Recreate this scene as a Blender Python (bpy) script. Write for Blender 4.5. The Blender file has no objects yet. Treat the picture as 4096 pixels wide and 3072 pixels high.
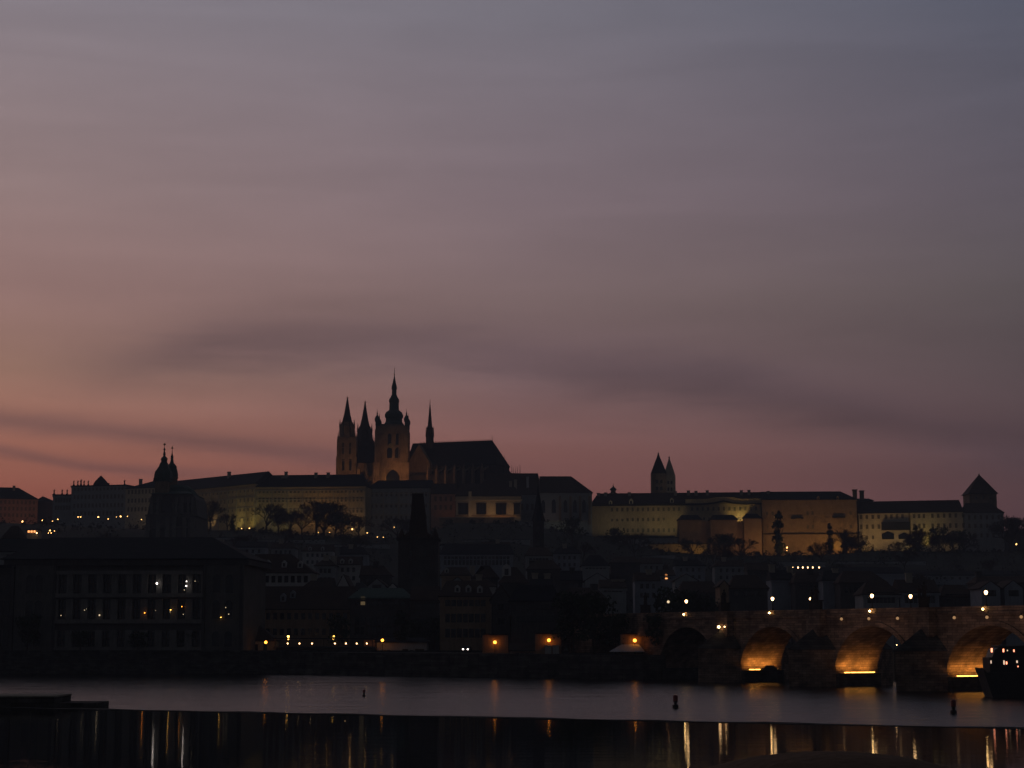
import bpy, math, random
from math import sin, cos, pi, radians, atan2, sqrt
random.seed(7)
R = random.Random(11)
sc = bpy.context.scene
COL = sc.collection

# ------------------------------------------------------------------ camera
FPX = 7400.0
CH = 8.5
PITCH = math.atan((2535 - 1536) / FPX)
CP, SP = cos(PITCH), sin(PITCH)
cam = bpy.data.cameras.new('camera')
cam.sensor_width = 36.0
cam.lens = FPX / 4096 * 36.0
cam.clip_start = 0.5
cam.clip_end = 30000
co = bpy.data.objects.new('camera', cam)
COL.objects.link(co)
co.location = (0, 0, CH)
co.rotation_euler = (pi / 2 + PITCH, 0, 0)
sc.camera = co


def at(px, py, Y):
    """photo pixel (4096 wide) -> world x, z in the vertical plane at distance Y"""
    u = (px - 2048) / FPX
    v = (1536 - py) / FPX
    k = Y / (CP - v * SP)
    return u * k, CH + (SP + v * CP) * k


def X(px, Y, py=2300):
    return at(px, py, Y)[0]


def Z(py, Y):
    return at(2048, py, Y)[1]


# ------------------------------------------------------------------ materials
MATS = {}


def newmat(name):
    m = bpy.data.materials.new(name)
    m.use_nodes = True
    nt = m.node_tree
    b = nt.nodes['Principled BSDF']
    MATS[name] = m
    return m, nt, b


def nd(nt, typ, **kw):
    n = nt.nodes.new(typ)
    for k, v in kw.items():
        if k.startswith('i_'):
            n.inputs[k[2:].replace('_', ' ')].default_value = v
        else:
            setattr(n, k, v)
    return n


def rough_mat(name, col, rough=0.85, var=0.25, scale=0.35, fine=3.0, bump=0.3, streak=True, metallic=0.0):
    """weathered surface: large blotches, vertical streaks and fine grain"""
    m, nt, b = newmat(name)
    L = nt.links.new
    tc = nd(nt, 'ShaderNodeTexCoord')
    n1 = nd(nt, 'ShaderNodeTexNoise'); n1.inputs['Scale'].default_value = scale; n1.inputs['Detail'].default_value = 6
    L(tc.outputs['Object'], n1.inputs['Vector'])
    mp = nd(nt, 'ShaderNodeMapping'); mp.inputs['Scale'].default_value = (1, 1, 0.12 if streak else 1)
    L(tc.outputs['Object'], mp.inputs['Vector'])
    n2 = nd(nt, 'ShaderNodeTexNoise'); n2.inputs['Scale'].default_value = fine; n2.inputs['Detail'].default_value = 5
    L(mp.outputs[0], n2.inputs['Vector'])
    ad = nd(nt, 'ShaderNodeMath', operation='ADD'); L(n1.outputs[0], ad.inputs[0]); L(n2.outputs[0], ad.inputs[1])
    mr = nd(nt, 'ShaderNodeMapRange')
    mr.inputs['From Min'].default_value = 0.6; mr.inputs['From Max'].default_value = 1.4
    mr.inputs['To Min'].default_value = 1 - var; mr.inputs['To Max'].default_value = 1 + var
    L(ad.outputs[0], mr.inputs['Value'])
    mx = nd(nt, 'ShaderNodeMix', data_type='RGBA', blend_type='MULTIPLY')
    mx.inputs['Factor'].default_value = 1
    mx.inputs['A'].default_value = (*col, 1)
    L(mr.outputs[0], mx.inputs['B'])
    L(mx.outputs['Result'], b.inputs['Base Color'])
    b.inputs['Roughness'].default_value = rough
    b.inputs['Metallic'].default_value = metallic
    if not metallic and rough > .55: b.inputs['Specular IOR Level'].default_value = .12
    bp = nd(nt, 'ShaderNodeBump'); bp.inputs['Strength'].default_value = bump; bp.inputs['Distance'].default_value = 0.15
    L(n2.outputs[0], bp.inputs['Height']); L(bp.outputs[0], b.inputs['Normal'])
    return m


def brick_mat(name, col, mortar, bw=1.2, bh=0.45, rough=0.9):
    m, nt, b = newmat(name)
    L = nt.links.new
    tc = nd(nt, 'ShaderNodeTexCoord')
    sx = nd(nt, 'ShaderNodeSeparateXYZ'); L(tc.outputs['Object'], sx.inputs[0])
    ad = nd(nt, 'ShaderNodeMath', operation='ADD'); L(sx.outputs[0], ad.inputs[0]); L(sx.outputs[1], ad.inputs[1])
    cb = nd(nt, 'ShaderNodeCombineXYZ'); L(ad.outputs[0], cb.inputs[0]); L(sx.outputs[2], cb.inputs[1])
    br = nd(nt, 'ShaderNodeTexBrick')
    br.inputs['Color1'].default_value = (*[c * 0.65 for c in col], 1)
    br.inputs['Color2'].default_value = (*[min(1, c * 1.25) for c in col], 1)
    br.inputs['Mortar'].default_value = (*mortar, 1)
    br.inputs['Scale'].default_value = 1.0
    br.inputs['Mortar Size'].default_value = 0.03
    br.inputs['Brick Width'].default_value = bw
    br.inputs['Row Height'].default_value = bh
    L(cb.outputs[0], br.inputs['Vector'])
    n1 = nd(nt, 'ShaderNodeTexNoise'); n1.inputs['Scale'].default_value = 0.5; n1.inputs['Detail'].default_value = 7
    L(tc.outputs['Object'], n1.inputs['Vector'])
    mr = nd(nt, 'ShaderNodeMapRange'); mr.inputs['From Min'].default_value = .3; mr.inputs['From Max'].default_value = .7
    mr.inputs['To Min'].default_value = .45; mr.inputs['To Max'].default_value = 1.3
    L(n1.outputs[0], mr.inputs['Value'])
    mx = nd(nt, 'ShaderNodeMix', data_type='RGBA', blend_type='MULTIPLY'); mx.inputs['Factor'].default_value = 1
    L(br.outputs['Color'], mx.inputs['A']); L(mr.outputs[0], mx.inputs['B'])
    L(mx.outputs['Result'], b.inputs['Base Color'])
    b.inputs['Roughness'].default_value = rough; b.inputs['Specular IOR Level'].default_value = .12
    bp = nd(nt, 'ShaderNodeBump'); bp.inputs['Strength'].default_value = .6; bp.inputs['Distance'].default_value = .1
    L(br.outputs['Fac'], bp.inputs['Height']); L(bp.outputs[0], b.inputs['Normal'])
    return m


def emit_mat(name, col, strength):
    m, nt, b = newmat(name)
    b.inputs['Base Color'].default_value = (0.02, 0.02, 0.02, 1)
    b.inputs['Emission Color'].default_value = (*col, 1)
    b.inputs['Emission Strength'].default_value = strength
    return m


def plain_mat(name, col, rough=.5, metallic=0.):
    return rough_mat(name, col, rough, 0.12, 1.2, 8, 0.1, False, metallic)


rough_mat('ochre_plaster', (0.44, 0.34, 0.20), .9, .38, .12)
rough_mat('cream_plaster', (0.52, 0.45, 0.33), .9, .2)
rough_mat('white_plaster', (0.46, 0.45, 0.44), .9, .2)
rough_mat('grey_plaster', (0.30, 0.31, 0.32), .9, .25)
rough_mat('facade_stone', (0.125, 0.12, 0.112), .9, .3)
rough_mat('palace_stone', (0.19, 0.185, 0.175), .9, .3)
rough_mat('blue_plaster', (0.27, 0.29, 0.33), .9, .25)
rough_mat('brown_plaster', (0.30, 0.21, 0.14), .9, .3)
rough_mat('pink_plaster', (0.40, 0.24, 0.18), .9, .25)
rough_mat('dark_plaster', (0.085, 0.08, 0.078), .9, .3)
rough_mat('church_plaster', (0.15, 0.14, 0.13), .9, .3)
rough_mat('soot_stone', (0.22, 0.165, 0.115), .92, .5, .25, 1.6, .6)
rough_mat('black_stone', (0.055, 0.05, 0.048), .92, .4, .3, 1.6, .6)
rough_mat('pale_stone', (0.36, 0.32, 0.26), .9, .3)
brick_mat('bridge_stone', (0.27, 0.19, 0.14), (0.09, 0.07, 0.055))
brick_mat('quay_stone', (0.085, 0.08, 0.075), (0.03, 0.03, 0.03), 1.4, .5)
rough_mat('red_tile', (0.095, 0.045, 0.03), .9, .35, .4, 2.5, .5)
rough_mat('brown_tile', (0.06, 0.042, 0.034), .9, .35, .4, 2.5, .5)
rough_mat('slate', (0.026, 0.028, 0.033), .9, .3, .4, 2.5, .4)
rough_mat('copper_green', (0.055, 0.095, 0.08), .7, .3, .5, 3, .3)
rough_mat('lead_sheet', (0.10, 0.115, 0.12), .6, .2, .5, 3, .3)
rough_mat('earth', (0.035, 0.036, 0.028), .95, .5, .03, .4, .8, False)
rough_mat('far_window', (0.13, 0.11, 0.08), .5, .2, .5, 2, .1)  # distant panes: haze and dusk reflection lightened into the glass colour
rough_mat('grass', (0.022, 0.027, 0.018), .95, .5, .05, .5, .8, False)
rough_mat('paving', (0.10, 0.095, 0.09), .9, .3, .3, 2, .4, False)
rough_mat('bark', (0.06, 0.045, 0.035), .9, .3, 1, 6, .5)
rough_mat('twig', (0.07, 0.05, 0.04), .9, .3, 1, 6, .2)
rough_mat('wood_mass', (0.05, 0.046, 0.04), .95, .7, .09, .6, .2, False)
rough_mat('foliage', (0.035, 0.05, 0.028), .9, .5, .6, 3, .2, False)
rough_mat('black_iron', (0.02, 0.02, 0.02), .55, .2, 1, 8, .1, False, .6)
rough_mat('gold', (0.5, 0.34, 0.12), .4, .2, 1, 8, .1, False, 1.0)
rough_mat('red_paint', (0.22, 0.045, 0.04), .5, .25, 2, 9, .1)
rough_mat('black_paint', (0.015, 0.015, 0.016), .45, .2, 2, 9, .1)
rough_mat('white_paint', (0.6, 0.6, 0.58), .5, .15, 1, 6, .1)
rough_mat('canvas', (0.16, 0.10, 0.065), .9, .25, 2, 9, .3, False)
rough_mat('pale_canvas', (0.42, 0.45, 0.5), .9, .2, 1, 6, .3, False)
rough_mat('timber', (0.10, 0.075, 0.05), .85, .35, 1, 6, .4)
m, nt, b = newmat('window_glass')
b.inputs['Base Color'].default_value = (0.012, 0.013, 0.016, 1)
b.inputs['Roughness'].default_value = .12
nn = nd(nt, 'ShaderNodeTexNoise'); nn.inputs['Scale'].default_value = .7
bb = nd(nt, 'ShaderNodeBump'); bb.inputs['Strength'].default_value = .15
nt.links.new(nn.outputs[0], bb.inputs['Height']); nt.links.new(bb.outputs[0], b.inputs['Normal'])
emit_mat('lamp_white', (1.0, .58, .25), 8.5)
emit_mat('lamp_cool', (1.0, .86, .78), 7)
emit_mat('lamp_orange', (1.0, .30, .03), 8)
emit_mat('lamp_yellow', (1.0, .50, .09), 9)
emit_mat('lamp_faint', (1.0, .75, .45), 1.1)
emit_mat('lamp_red', (1.0, .10, .05), 5)
emit_mat('lamp_hill', (1.0, .50, .15), 7)
emit_mat('strip_light', (1.0, .42, .07), 7)
emit_mat('lamp_flood', (1.0, .6, .22), 26)
emit_mat('spot_glow', (1.0, .55, .25), .38)
emit_mat('window_dim', (1.0, .7, .35), .09)
emit_mat('window_lit', (1.0, .55, .2), .6)
emit_mat('window_warm', (1.0, .38, .12), 2.2)


def water_mat(name, rough, s1, st1, s2, st2, stretchs=((.55, 1, 1), (.7, 1, 1)), tint=(0.006, 0.008, 0.009), spec=.5):
    m, nt, b = newmat(name)
    L = nt.links.new
    tc = nd(nt, 'ShaderNodeTexCoord')
    h = None
    for (s, st, stretch) in ((s1, st1, stretchs[0]), (s2, st2, stretchs[1])):
        mp = nd(nt, 'ShaderNodeMapping'); mp.inputs['Scale'].default_value = stretch
        mp.inputs['Rotation'].default_value = (0, 0, .12)
        L(tc.outputs['Object'], mp.inputs['Vector'])
        n = nd(nt, 'ShaderNodeTexNoise'); n.inputs['Scale'].default_value = s; n.inputs['Detail'].default_value = 4
        L(mp.outputs[0], n.inputs['Vector'])
        bp = nd(nt, 'ShaderNodeBump'); bp.inputs['Strength'].default_value = 1; bp.inputs['Distance'].default_value = st
        L(n.outputs[0], bp.inputs['Height'])
        if h: L(h.outputs[0], bp.inputs['Normal'])
        h = bp
    L(h.outputs[0], b.inputs['Normal'])
    b.inputs['Base Color'].default_value = (*tint, 1)
    b.inputs['Roughness'].default_value = rough
    b.inputs['IOR'].default_value = 1.33
    b.inputs['Specular IOR Level'].default_value = spec
    return m


water_mat('calm_water', .018, .35, .012, 2.6, .0045, ((.10, 1, 1), (.3, 1, 1)))
m = water_mat('rippled_water', .16, .16, .85, .7, .32, ((.22, 1, 1), (.35, 1, 1)), (0.004, 0.005, 0.005), .42)
nt = m.node_tree
tc = nd(nt, 'ShaderNodeTexCoord'); sp_ = nd(nt, 'ShaderNodeSeparateXYZ'); nt.links.new(tc.outputs['Object'], sp_.inputs[0])
# sheltered water by the far bank is smoother than the churned water below the weir
nw = nd(nt, 'ShaderNodeTexNoise'); nw.inputs['Scale'].default_value = .02; nw.inputs['Detail'].default_value = 3
nt.links.new(tc.outputs['Object'], nw.inputs['Vector'])
ma = nd(nt, 'ShaderNodeMath', operation='MULTIPLY_ADD'); ma.inputs[1].default_value = 70
nt.links.new(nw.outputs[0], ma.inputs[0]); nt.links.new(sp_.outputs[1], ma.inputs[2])
mr = nd(nt, 'ShaderNodeMapRange'); mr.interpolation_type = 'SMOOTHSTEP'
mr.inputs['From Min'].default_value = 30; mr.inputs['From Max'].default_value = 190
mr.inputs['To Min'].default_value = .25; mr.inputs['To Max'].default_value = .09
nt.links.new(ma.outputs[0], mr.inputs['Value']); nt.links.new(mr.outputs[0], nt.nodes['Principled BSDF'].inputs['Roughness'])


# ------------------------------------------------------------------ mesh helpers
class Fr:
    """local frame on the ground: a along the front, b away from the viewer"""
    def __init__(s, A, B):
        s.A = A
        dx, dy = B[0] - A[0], B[1] - A[1]
        s.L = sqrt(dx * dx + dy * dy)
        s.u = (dx / s.L, dy / s.L)
        s.v = (-s.u[1], s.u[0])

    def __call__(s, a, b, z):
        return (s.A[0] + a * s.u[0] + b * s.v[0], s.A[1] + a * s.u[1] + b * s.v[1], z)


W0 = Fr((0, 0), (1, 0))


class MB:
    def __init__(s):
        s.v = []; s.f = []

    def add(s, vs, fs):
        k = len(s.v)
        s.v += vs
        s.f += [tuple(i + k for i in f) for f in fs]
        return s

    def box(s, a0, a1, b0, b1, z0, z1, F=W0):
        vs = [F(a, b, z) for z in (z0, z1) for (a, b) in ((a0, b0), (a1, b0), (a1, b1), (a0, b1))]
        return s.add(vs, [(3, 2, 1, 0), (4, 5, 6, 7), (0, 1, 5, 4), (1, 2, 6, 5), (2, 3, 7, 6), (3, 0, 4, 7)])

    def frustum(s, cx, cy, z0, z1, r0, r1, n=8, rot=0, F=W0):
        return s.lathe([(r0, z0), (r1, z1)], cx, cy, n, rot, F)

    def lathe(s, prof, cx=0, cy=0, n=8, rot=0, F=W0):
        k = len(s.v)
        for (r, z) in prof:
            for i in range(n):
                t = rot + 2 * pi * i / n
                s.v.append(F(cx + max(r, .001) * cos(t), cy + max(r, .001) * sin(t), z))
        for j in range(len(prof) - 1):
            for i in range(n):
                i2 = (i + 1) % n
                s.f.append((k + j * n + i, k + j * n + i2, k + (j + 1) * n + i2, k + (j + 1) * n + i))
        s.f.append(tuple(k + i for i in range(n))[::-1])
        e = k + (len(prof) - 1) * n
        s.f.append(tuple(e + i for i in range(n)))
        return s

    def tube(s, p, q, r0, r1, n=5):
        d = [q[i] - p[i] for i in range(3)]
        l = sqrt(sum(c * c for c in d)) or 1e-6
        d = [c / l for c in d]
        h = (1, 0, 0) if abs(d[2]) > .9 else (0, 0, 1)
        a = (d[1] * h[2] - d[2] * h[1], d[2] * h[0] - d[0] * h[2], d[0] * h[1] - d[1] * h[0])
        la = sqrt(sum(c * c for c in a)); a = [c / la for c in a]
        b = (d[1] * a[2] - d[2] * a[1], d[2] * a[0] - d[0] * a[2], d[0] * a[1] - d[1] * a[0])
        k = len(s.v)
        for (c, r) in ((p, r0), (q, r1)):
            for i in range(n):
                t = 2 * pi * i / n
                s.v.append(tuple(c[j] + r * (cos(t) * a[j] + sin(t) * b[j]) for j in range(3)))
        for i in range(n):
            i2 = (i + 1) % n
            s.f.append((k + i, k + i2, k + n + i2, k + n + i))
        s.f.append(tuple(k + i for i in range(n))[::-1]); s.f.append(tuple(k + n + i for i in range(n)))
        return s

    def ball(s, c, r, n=10, sq=1.0):
        prof = [(r * sin(pi * j / 6), c[2] - r * sq * cos(pi * j / 6)) for j in range(7)]
        return s.lathe(prof, c[0], c[1], n)

    def roof(s, F, a0, a1, b0, b1, z0, z1, hl=0., hr=0., o=.6, along='a', t=.25):
        """gable or hipped roof solid; hl / hr: how far the ridge ends stand in"""
        a0 -= o; a1 += o; b0 -= o; b1 += o
        if along == 'a':
            m = (b0 + b1) / 2
            P = [(a0, b0), (a1, b0), (a1, b1), (a0, b1)]
            r = [(a0 + hl, m), (a1 - hr, m)]
            vs = [F(*p, z0 - t) for p in P] + [F(*p, z0) for p in P] + [F(*r[0], z1), F(*r[1], z1)]
            fs = [(3, 2, 1, 0), (0, 1, 5, 4), (1, 2, 6, 5), (2, 3, 7, 6), (3, 0, 4, 7), (4, 5, 9, 8), (6, 7, 8, 9), (5, 6, 9), (7, 4, 8)]
        else:
            m = (a0 + a1) / 2
            P = [(a0, b0), (a1, b0), (a1, b1), (a0, b1)]
            r = [(m, b0 + hl), (m, b1 - hr)]
            vs = [F(*p, z0 - t) for p in P] + [F(*p, z0) for p in P] + [F(*r[0], z1), F(*r[1], z1)]
            fs = [(3, 2, 1, 0), (0, 1, 5, 4), (1, 2, 6, 5), (2, 3, 7, 6), (3, 0, 4, 7), (4, 5, 8), (6, 7, 9), (5, 6, 9, 8), (7, 4, 8, 9)]
        return s.add(vs, fs)

    def poly_extrude(s, pts, F, b0, b1):
        """pts: (a, z) outline in the front plane, extruded from b0 to b1"""
        n = len(pts)
        vs = [F(a, b0, z) for a, z in pts] + [F(a, b1, z) for a, z in pts]
        fs = [tuple(range(n)), tuple(range(n, 2 * n))[::-1]] + [((i + 1) % n, i, n + i, n + (i + 1) % n) for i in range(n)]
        return s.add(vs, fs)

    def build(s, name, mat, parent=None, label=None, smooth=False, kind=None):
        me = bpy.data.meshes.new(name)
        o = bpy.data.objects.new(name, me)
        COL.objects.link(o)
        off = (0, 0, 0)
        if parent is not None:
            q = parent
            ox = oy = oz = 0
            while q is not None:
                ox += q.location[0]; oy += q.location[1]; oz += q.location[2]
                q = q.parent
            off = (ox, oy, oz)
            o.parent = parent
            vs = [(x - off[0], y - off[1], z - off[2]) for x, y, z in s.v]
        else:
            # origin at the base centre
            xs = [p[0] for p in s.v]; ys = [p[1] for p in s.v]; zs = [p[2] for p in s.v]
            off = ((min(xs) + max(xs)) / 2, (min(ys) + max(ys)) / 2, min(zs))
            o.location = off
            vs = [(x - off[0], y - off[1], z - off[2]) for x, y, z in s.v]
        me.from_pydata(vs, [], s.f)
        me.update()
        import bmesh
        bm = bmesh.new(); bm.from_mesh(me)
        bmesh.ops.recalc_face_normals(bm, faces=bm.faces)
        bm.to_mesh(me); bm.free()
        me.materials.append(MATS[mat])
        if smooth:
            for p in me.polygons: p.use_smooth = True
        if label: o['label'] = label
        if kind: o['kind'] = kind
        return o


def tag(o, label, cat, group=None):
    o['label'] = label; o['category'] = cat
    if group: o['group'] = group
    return o


def thing(name, label, cat, loc, group=None):
    o = bpy.data.objects.new(name, None)
    o.empty_display_size = 1
    COL.objects.link(o)
    o.location = loc
    return tag(o, label, cat, group)


def kids(o):
    return [c for c in bpy.data.objects if c.parent == o]


TREE = {}


def dup(root, loc, label, group=None, rotz=0., scale=1., mats=None):
    if root.name not in TREE:
        TREE[root.name] = [(c, kids(c)) for c in kids(root)]
    r = root.copy(); COL.objects.link(r)
    r.location = loc; r.rotation_euler = (0, 0, rotz)
    r.scale = (scale,) * 3 if not isinstance(scale, tuple) else scale
    r['label'] = label
    if group: r['group'] = group
    for c, gs in TREE[root.name]:
        d = c.copy(); COL.objects.link(d); d.parent = r
        for g in gs:
            e = g.copy(); COL.objects.link(e); e.parent = d
    return r


def struct(name, mb, mat, smooth=False):
    return mb.build(name, mat, None, None, smooth, 'structure')


def sun_spot(loc, target, power, col, size=100, blend=.8, rad=.4, name='floodlight_beam'):
    l = bpy.data.lights.new(name, 'SPOT')
    l.energy = power; l.color = col; l.spot_size = radians(size); l.spot_blend = blend
    l.shadow_soft_size = rad
    o = bpy.data.objects.new(name, l)
    COL.objects.link(o)
    o.location = loc
    d = [target[i] - loc[i] for i in range(3)]
    from mathutils import Vector
    o.rotation_euler = Vector(d).to_track_quat('-Z', 'Y').to_euler()
    return o


def near(v, lo, hi): return max(lo, min(hi, v))


# ------------------------------------------------------------------ terrain
BASE = [(-1200, 2075), (0, 2090), (300, 2105), (600, 2118), (1000, 2122), (1250, 2142), (1450, 2152), (1700, 2150),
        (1800, 2092), (2040, 2092), (2350, 2140), (2650, 2205), (2900, 2224), (3300, 2220), (3500, 2202), (3850, 2208), (4096, 2205), (5400, 2230)]


def base_py(px):
    for (a, ya), (b, yb) in zip(BASE, BASE[1:]):
        if a <= px <= b:
            t = (px - a) / (b - a)
            return ya + (yb - ya) * t
    return BASE[0][1] if px < BASE[0][0] else BASE[-1][1]


Y1 = 1120.0


def ground(x, y):
    if y < 464: return -6
    px = 2048 + x / y * FPX
    zc = Z(base_py(px), Y1)
    t = near((y - 610) / (Y1 - 610), 0, 1)
    s = t * t * (3 - 2 * t) * .55 + t * .45
    z = 4 + (zc - 4) * s
    if 620 < y < 1090:
        z += 1.5 * sin(x * .031 + y * .02) * sin(y * .043) * min(1, (1090 - y) / 60)
    return z


mb = MB()
xs = [-900 + 18 * i for i in range(101)]
ys = [464.0] + [480 + 12 * i for i in range(54)] + [1130, 1160, 1200, 1300, 1500, 1900]
nx = len(xs)
for y in ys:
    for x in xs:
        mb.v.append((x, y, ground(x, max(y, 464))))
for j in range(len(ys) - 1):
    for i in range(nx - 1):
        k = j * nx + i
        mb.f.append((k, k + 1, k + nx + 1, k + nx))
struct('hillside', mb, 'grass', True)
mb = MB().add([(-6000, -3000, -8), (6000, -3000, -8), (6000, 9000, -8), (-6000, 9000, -8)], [(0, 1, 2, 3)])
struct('ground', mb, 'earth')

# wooded ridge behind the castle plateau
mb = MB(); hx = [-590 + 10 * i for i in range(119)]
for j, y in enumerate((1342, 1356, 1376, 1410)):
    for x in hx:
        top = Z(2116, 1370) + 2.2 * sin(x * .05) + 1.3 * sin(x * .19 + 1) + .8 * sin(x * .47)
        mb.v.append((x, y, (20, top - 3, top, 20)[j]))
for j in range(3):
    for i in range(len(hx) - 1):
        k = j * len(hx) + i
        mb.f.append((k, k + 1, k + len(hx) + 1, k + len(hx)))
struct('hills', mb, 'grass', True)
# far bank quay wall and strip
mb = MB().box(-900, 900, 459.5, 464.2, -7, 4.0).box(-900, 900, 459.2, 460.2, 4.0, 4.45)
q = struct('embankment', mb, 'quay_stone')
def bank_y(x):
    return 463 if x < -62 else (463 - 62 * (x + 62) / 90 if x < 28 else (401 + 62 * (x - 28) / 14 if x < 42 else 463))


mb = MB(); e = [(-62, 463), (-40, bank_y(-40)), (-4, bank_y(-4)), (12, bank_y(12)), (28, 401), (33, 404), (37, 420), (42, 463), (40, 466), (-62, 466)]
n_ = len(e)
mb.add([(x, y, -7) for x, y in e] + [(x, y, 4.004) for x, y in e], [tuple(range(n_))[::-1], tuple(range(n_, 2 * n_))] + [(i, (i + 1) % n_, n_ + (i + 1) % n_, n_ + i) for i in range(n_)])
struct('riverbank', mb, 'quay_stone')
# water sheets: calm pool above the weir, rippled river below it
def weir_y(x): return 213 - .459 * (x + 46.6)
mb = MB()
wx = [-420, -46.6, 47, 240]
mb.add([(-420, 26, 0), (240, 26, 0), (240, weir_y(240), 0), (-420, weir_y(-420), 0)], [(0, 1, 2, 3)])
def crest(a): return .05 + .05 * sin(a * .31) * sin(a * .077 + 1) + .03 * sin(a * 1.7)
struct('calm_river', mb, 'calm_water')
mb = MB().add([(-900, 30, -1.2), (900, 30, -1.2), (900, 461, -1.2), (-900, 461, -1.2)], [(0, 1, 2, 3)])
struct('river', mb, 'rippled_water')
# weir
F = Fr((-420, weir_y(-420)), (240, weir_y(240)))
mb = MB().poly_extrude([(0, 0), (1, 0)], F, 0, 1) if False else MB()
for q_ in range(260):
    a_, b_ = F.L * q_ / 260, F.L * (q_ + 1) / 260
    wob = lambda a: .35 * sin(a * .21) + .25 * sin(a * .67 + 2)
    mb.add([F(a_, -.5 + wob(a_), -.1), F(b_, -.5 + wob(b_), -.1), F(b_, .6, -.1), F(a_, .6, -.1), F(a_, -.3 + wob(a_), crest(a_)), F(b_, -.3 + wob(b_), crest(b_)), F(b_, .5, crest(b_)), F(a_, .5, crest(a_))],
           [(0, 1, 5, 4), (4, 5, 6, 7), (6, 2, 3, 7), (0, 3, 2, 1)])
mb.add([F(0, -1.2, -4), F(F.L, -1.2, -4), F(F.L, -1.2, .03), F(0, -1.2, .03), F(0, .2, .03), F(F.L, .2, .03), F(F.L, 9, -1.5), F(0, 9, -1.5), F(0, 9, -4), F(F.L, 9, -4)],
       [(0, 1, 2, 3), (3, 2, 5, 4), (4, 5, 6, 7), (7, 6, 9, 8), (0, 8, 9, 1), (0, 3, 4, 7, 8), (1, 9, 6, 5, 2)])
o = mb.build('weir', 'quay_stone'); tag(o, 'long low stone weir crossing the river between calm and rippled water', 'weir')
# stepped lock wall at the left end of the weir
D = 224
t = thing('lock_wall', 'black stepped stone wall end lying on the river at the left edge', 'wall', (X(150, D), D, -2))
mb = MB().box(X(-700, D), X(276, D), D - 5, D + 3, -3, Z(2783, D)); mb.build('wall', 'quay_stone', t)
mb = MB().box(X(276, D) + .002, X(436, D), D - 5, D + 2, -3, Z(2806, D)); mb.build('step', 'quay_stone', t)
mb = MB().box(X(-700, D), X(276, D) + .1, D - 5.15, D + 3.15, Z(2783, D) + .003, Z(2783, D) + .18); mb.build('coping', 'pale_stone', t)
# near quay where the camera stands
mb = MB().box(-120, 120, -60, 25, -7, 4.4).box(-120, 120, -60, 2.0, 4.404, 6.9)
struct('near_quay', mb, 'paving')

# ------------------------------------------------------------------ sky
w = bpy.data.worlds.new('World'); sc.world = w; w.use_nodes = True
nt = w.node_tree; nt.nodes.clear(); L = nt.links.new


def s2l(c):
    return tuple(((x / 255) / 12.92 if x / 255 <= .04045 else ((x / 255 + .055) / 1.055) ** 2.4) for x in c)


def M(op, a, b=None, c=None):
    n = nt.nodes.new('ShaderNodeMath'); n.operation = op
    for i, v in enumerate((a, b, c)):
        if v is None: continue
        if isinstance(v, (int, float)): n.inputs[i].default_value = v
        else: L(v, n.inputs[i])
    return n.outputs[0]


def ramp(fac, stops, interp='B_SPLINE'):
    n = nt.nodes.new('ShaderNodeValToRGB'); n.color_ramp.interpolation = interp
    e = n.color_ramp.elements
    while len(e) < len(stops): e.new(.5)
    for i, (p, c) in enumerate(stops):
        e[i].position = p; e[i].color = (*c, 1)
    L(fac, n.inputs[0])
    return n.outputs[0]


def mixc(f, a, b, mode='MIX'):
    n = nt.nodes.new('ShaderNodeMix'); n.data_type = 'RGBA'; n.blend_type = mode
    if isinstance(f, (int, float)): n.inputs['Factor'].default_value = f
    else: L(f, n.inputs['Factor'])
    for k, v in (('A', a), ('B', b)):
        if isinstance(v, tuple): n.inputs[k].default_value = (*v, 1)
        else: L(v, n.inputs[k])
    return n.outputs['Result']


tc = nt.nodes.new('ShaderNodeTexCoord')
sx = nt.nodes.new('ShaderNodeSeparateXYZ'); L(tc.outputs['Generated'], sx.inputs[0])
dx, dy, dz = sx.outputs
az = M('MULTIPLY', M('ARCTAN2', dx, dy), 180 / pi)          # degrees, right positive
el = M('MULTIPLY', M('ARCSINE', dz), 180 / pi)


def P(py):   # elevation position in the ramps (0..60 deg)
    return math.degrees(math.atan((SP + (1536 - py) / FPX * CP) / (CP - (1536 - py) / FPX * SP))) / 60


SKYL = [(0, s2l((112, 62, 58))), (P(2000), s2l((133, 76, 66))), (P(1800), s2l((146, 94, 80))), (P(1500), s2l((144, 108, 95))), (P(1200), s2l((145, 113, 108))), (P(800), s2l((137, 115, 114))), (P(50), s2l((122, 114, 121))), (.7, s2l((70, 73, 80))), (1, s2l((36, 42, 56)))]
SKYM = [(0, s2l((98, 58, 60))), (P(2000), s2l((112, 70, 68))), (P(1800), s2l((117, 79, 76))), (P(1500), s2l((117, 92, 93))), (P(1200), s2l((122, 101, 101))), (P(800), s2l((118, 102, 107))), (P(50), s2l((108, 104, 113))), (.7, s2l((58, 61, 68))), (1, s2l((32, 38, 50)))]
SKYR = [(0, s2l((70, 46, 56))), (P(2000), s2l((80, 58, 63))), (P(1800), s2l((81, 62, 66))), (P(1500), s2l((84, 71, 74))), (P(1200), s2l((87, 78, 80))), (P(800), s2l((88, 81, 89))), (P(50), s2l((78, 80, 93))), (.7, s2l((42, 46, 54))), (1, s2l((26, 32, 44)))]
SKYB = [(0, s2l((44, 45, 48))), (.15, s2l((45, 46, 50))), (.5, s2l((38, 41, 46))), (1, s2l((30, 33, 38)))]
ev = M('DIVIDE', M('MAXIMUM', el, 0), 60)
cL, cM, cR, cB = (ramp(ev, s, 'LINEAR') for s in (SKYL, SKYM, SKYR, SKYB))


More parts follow.
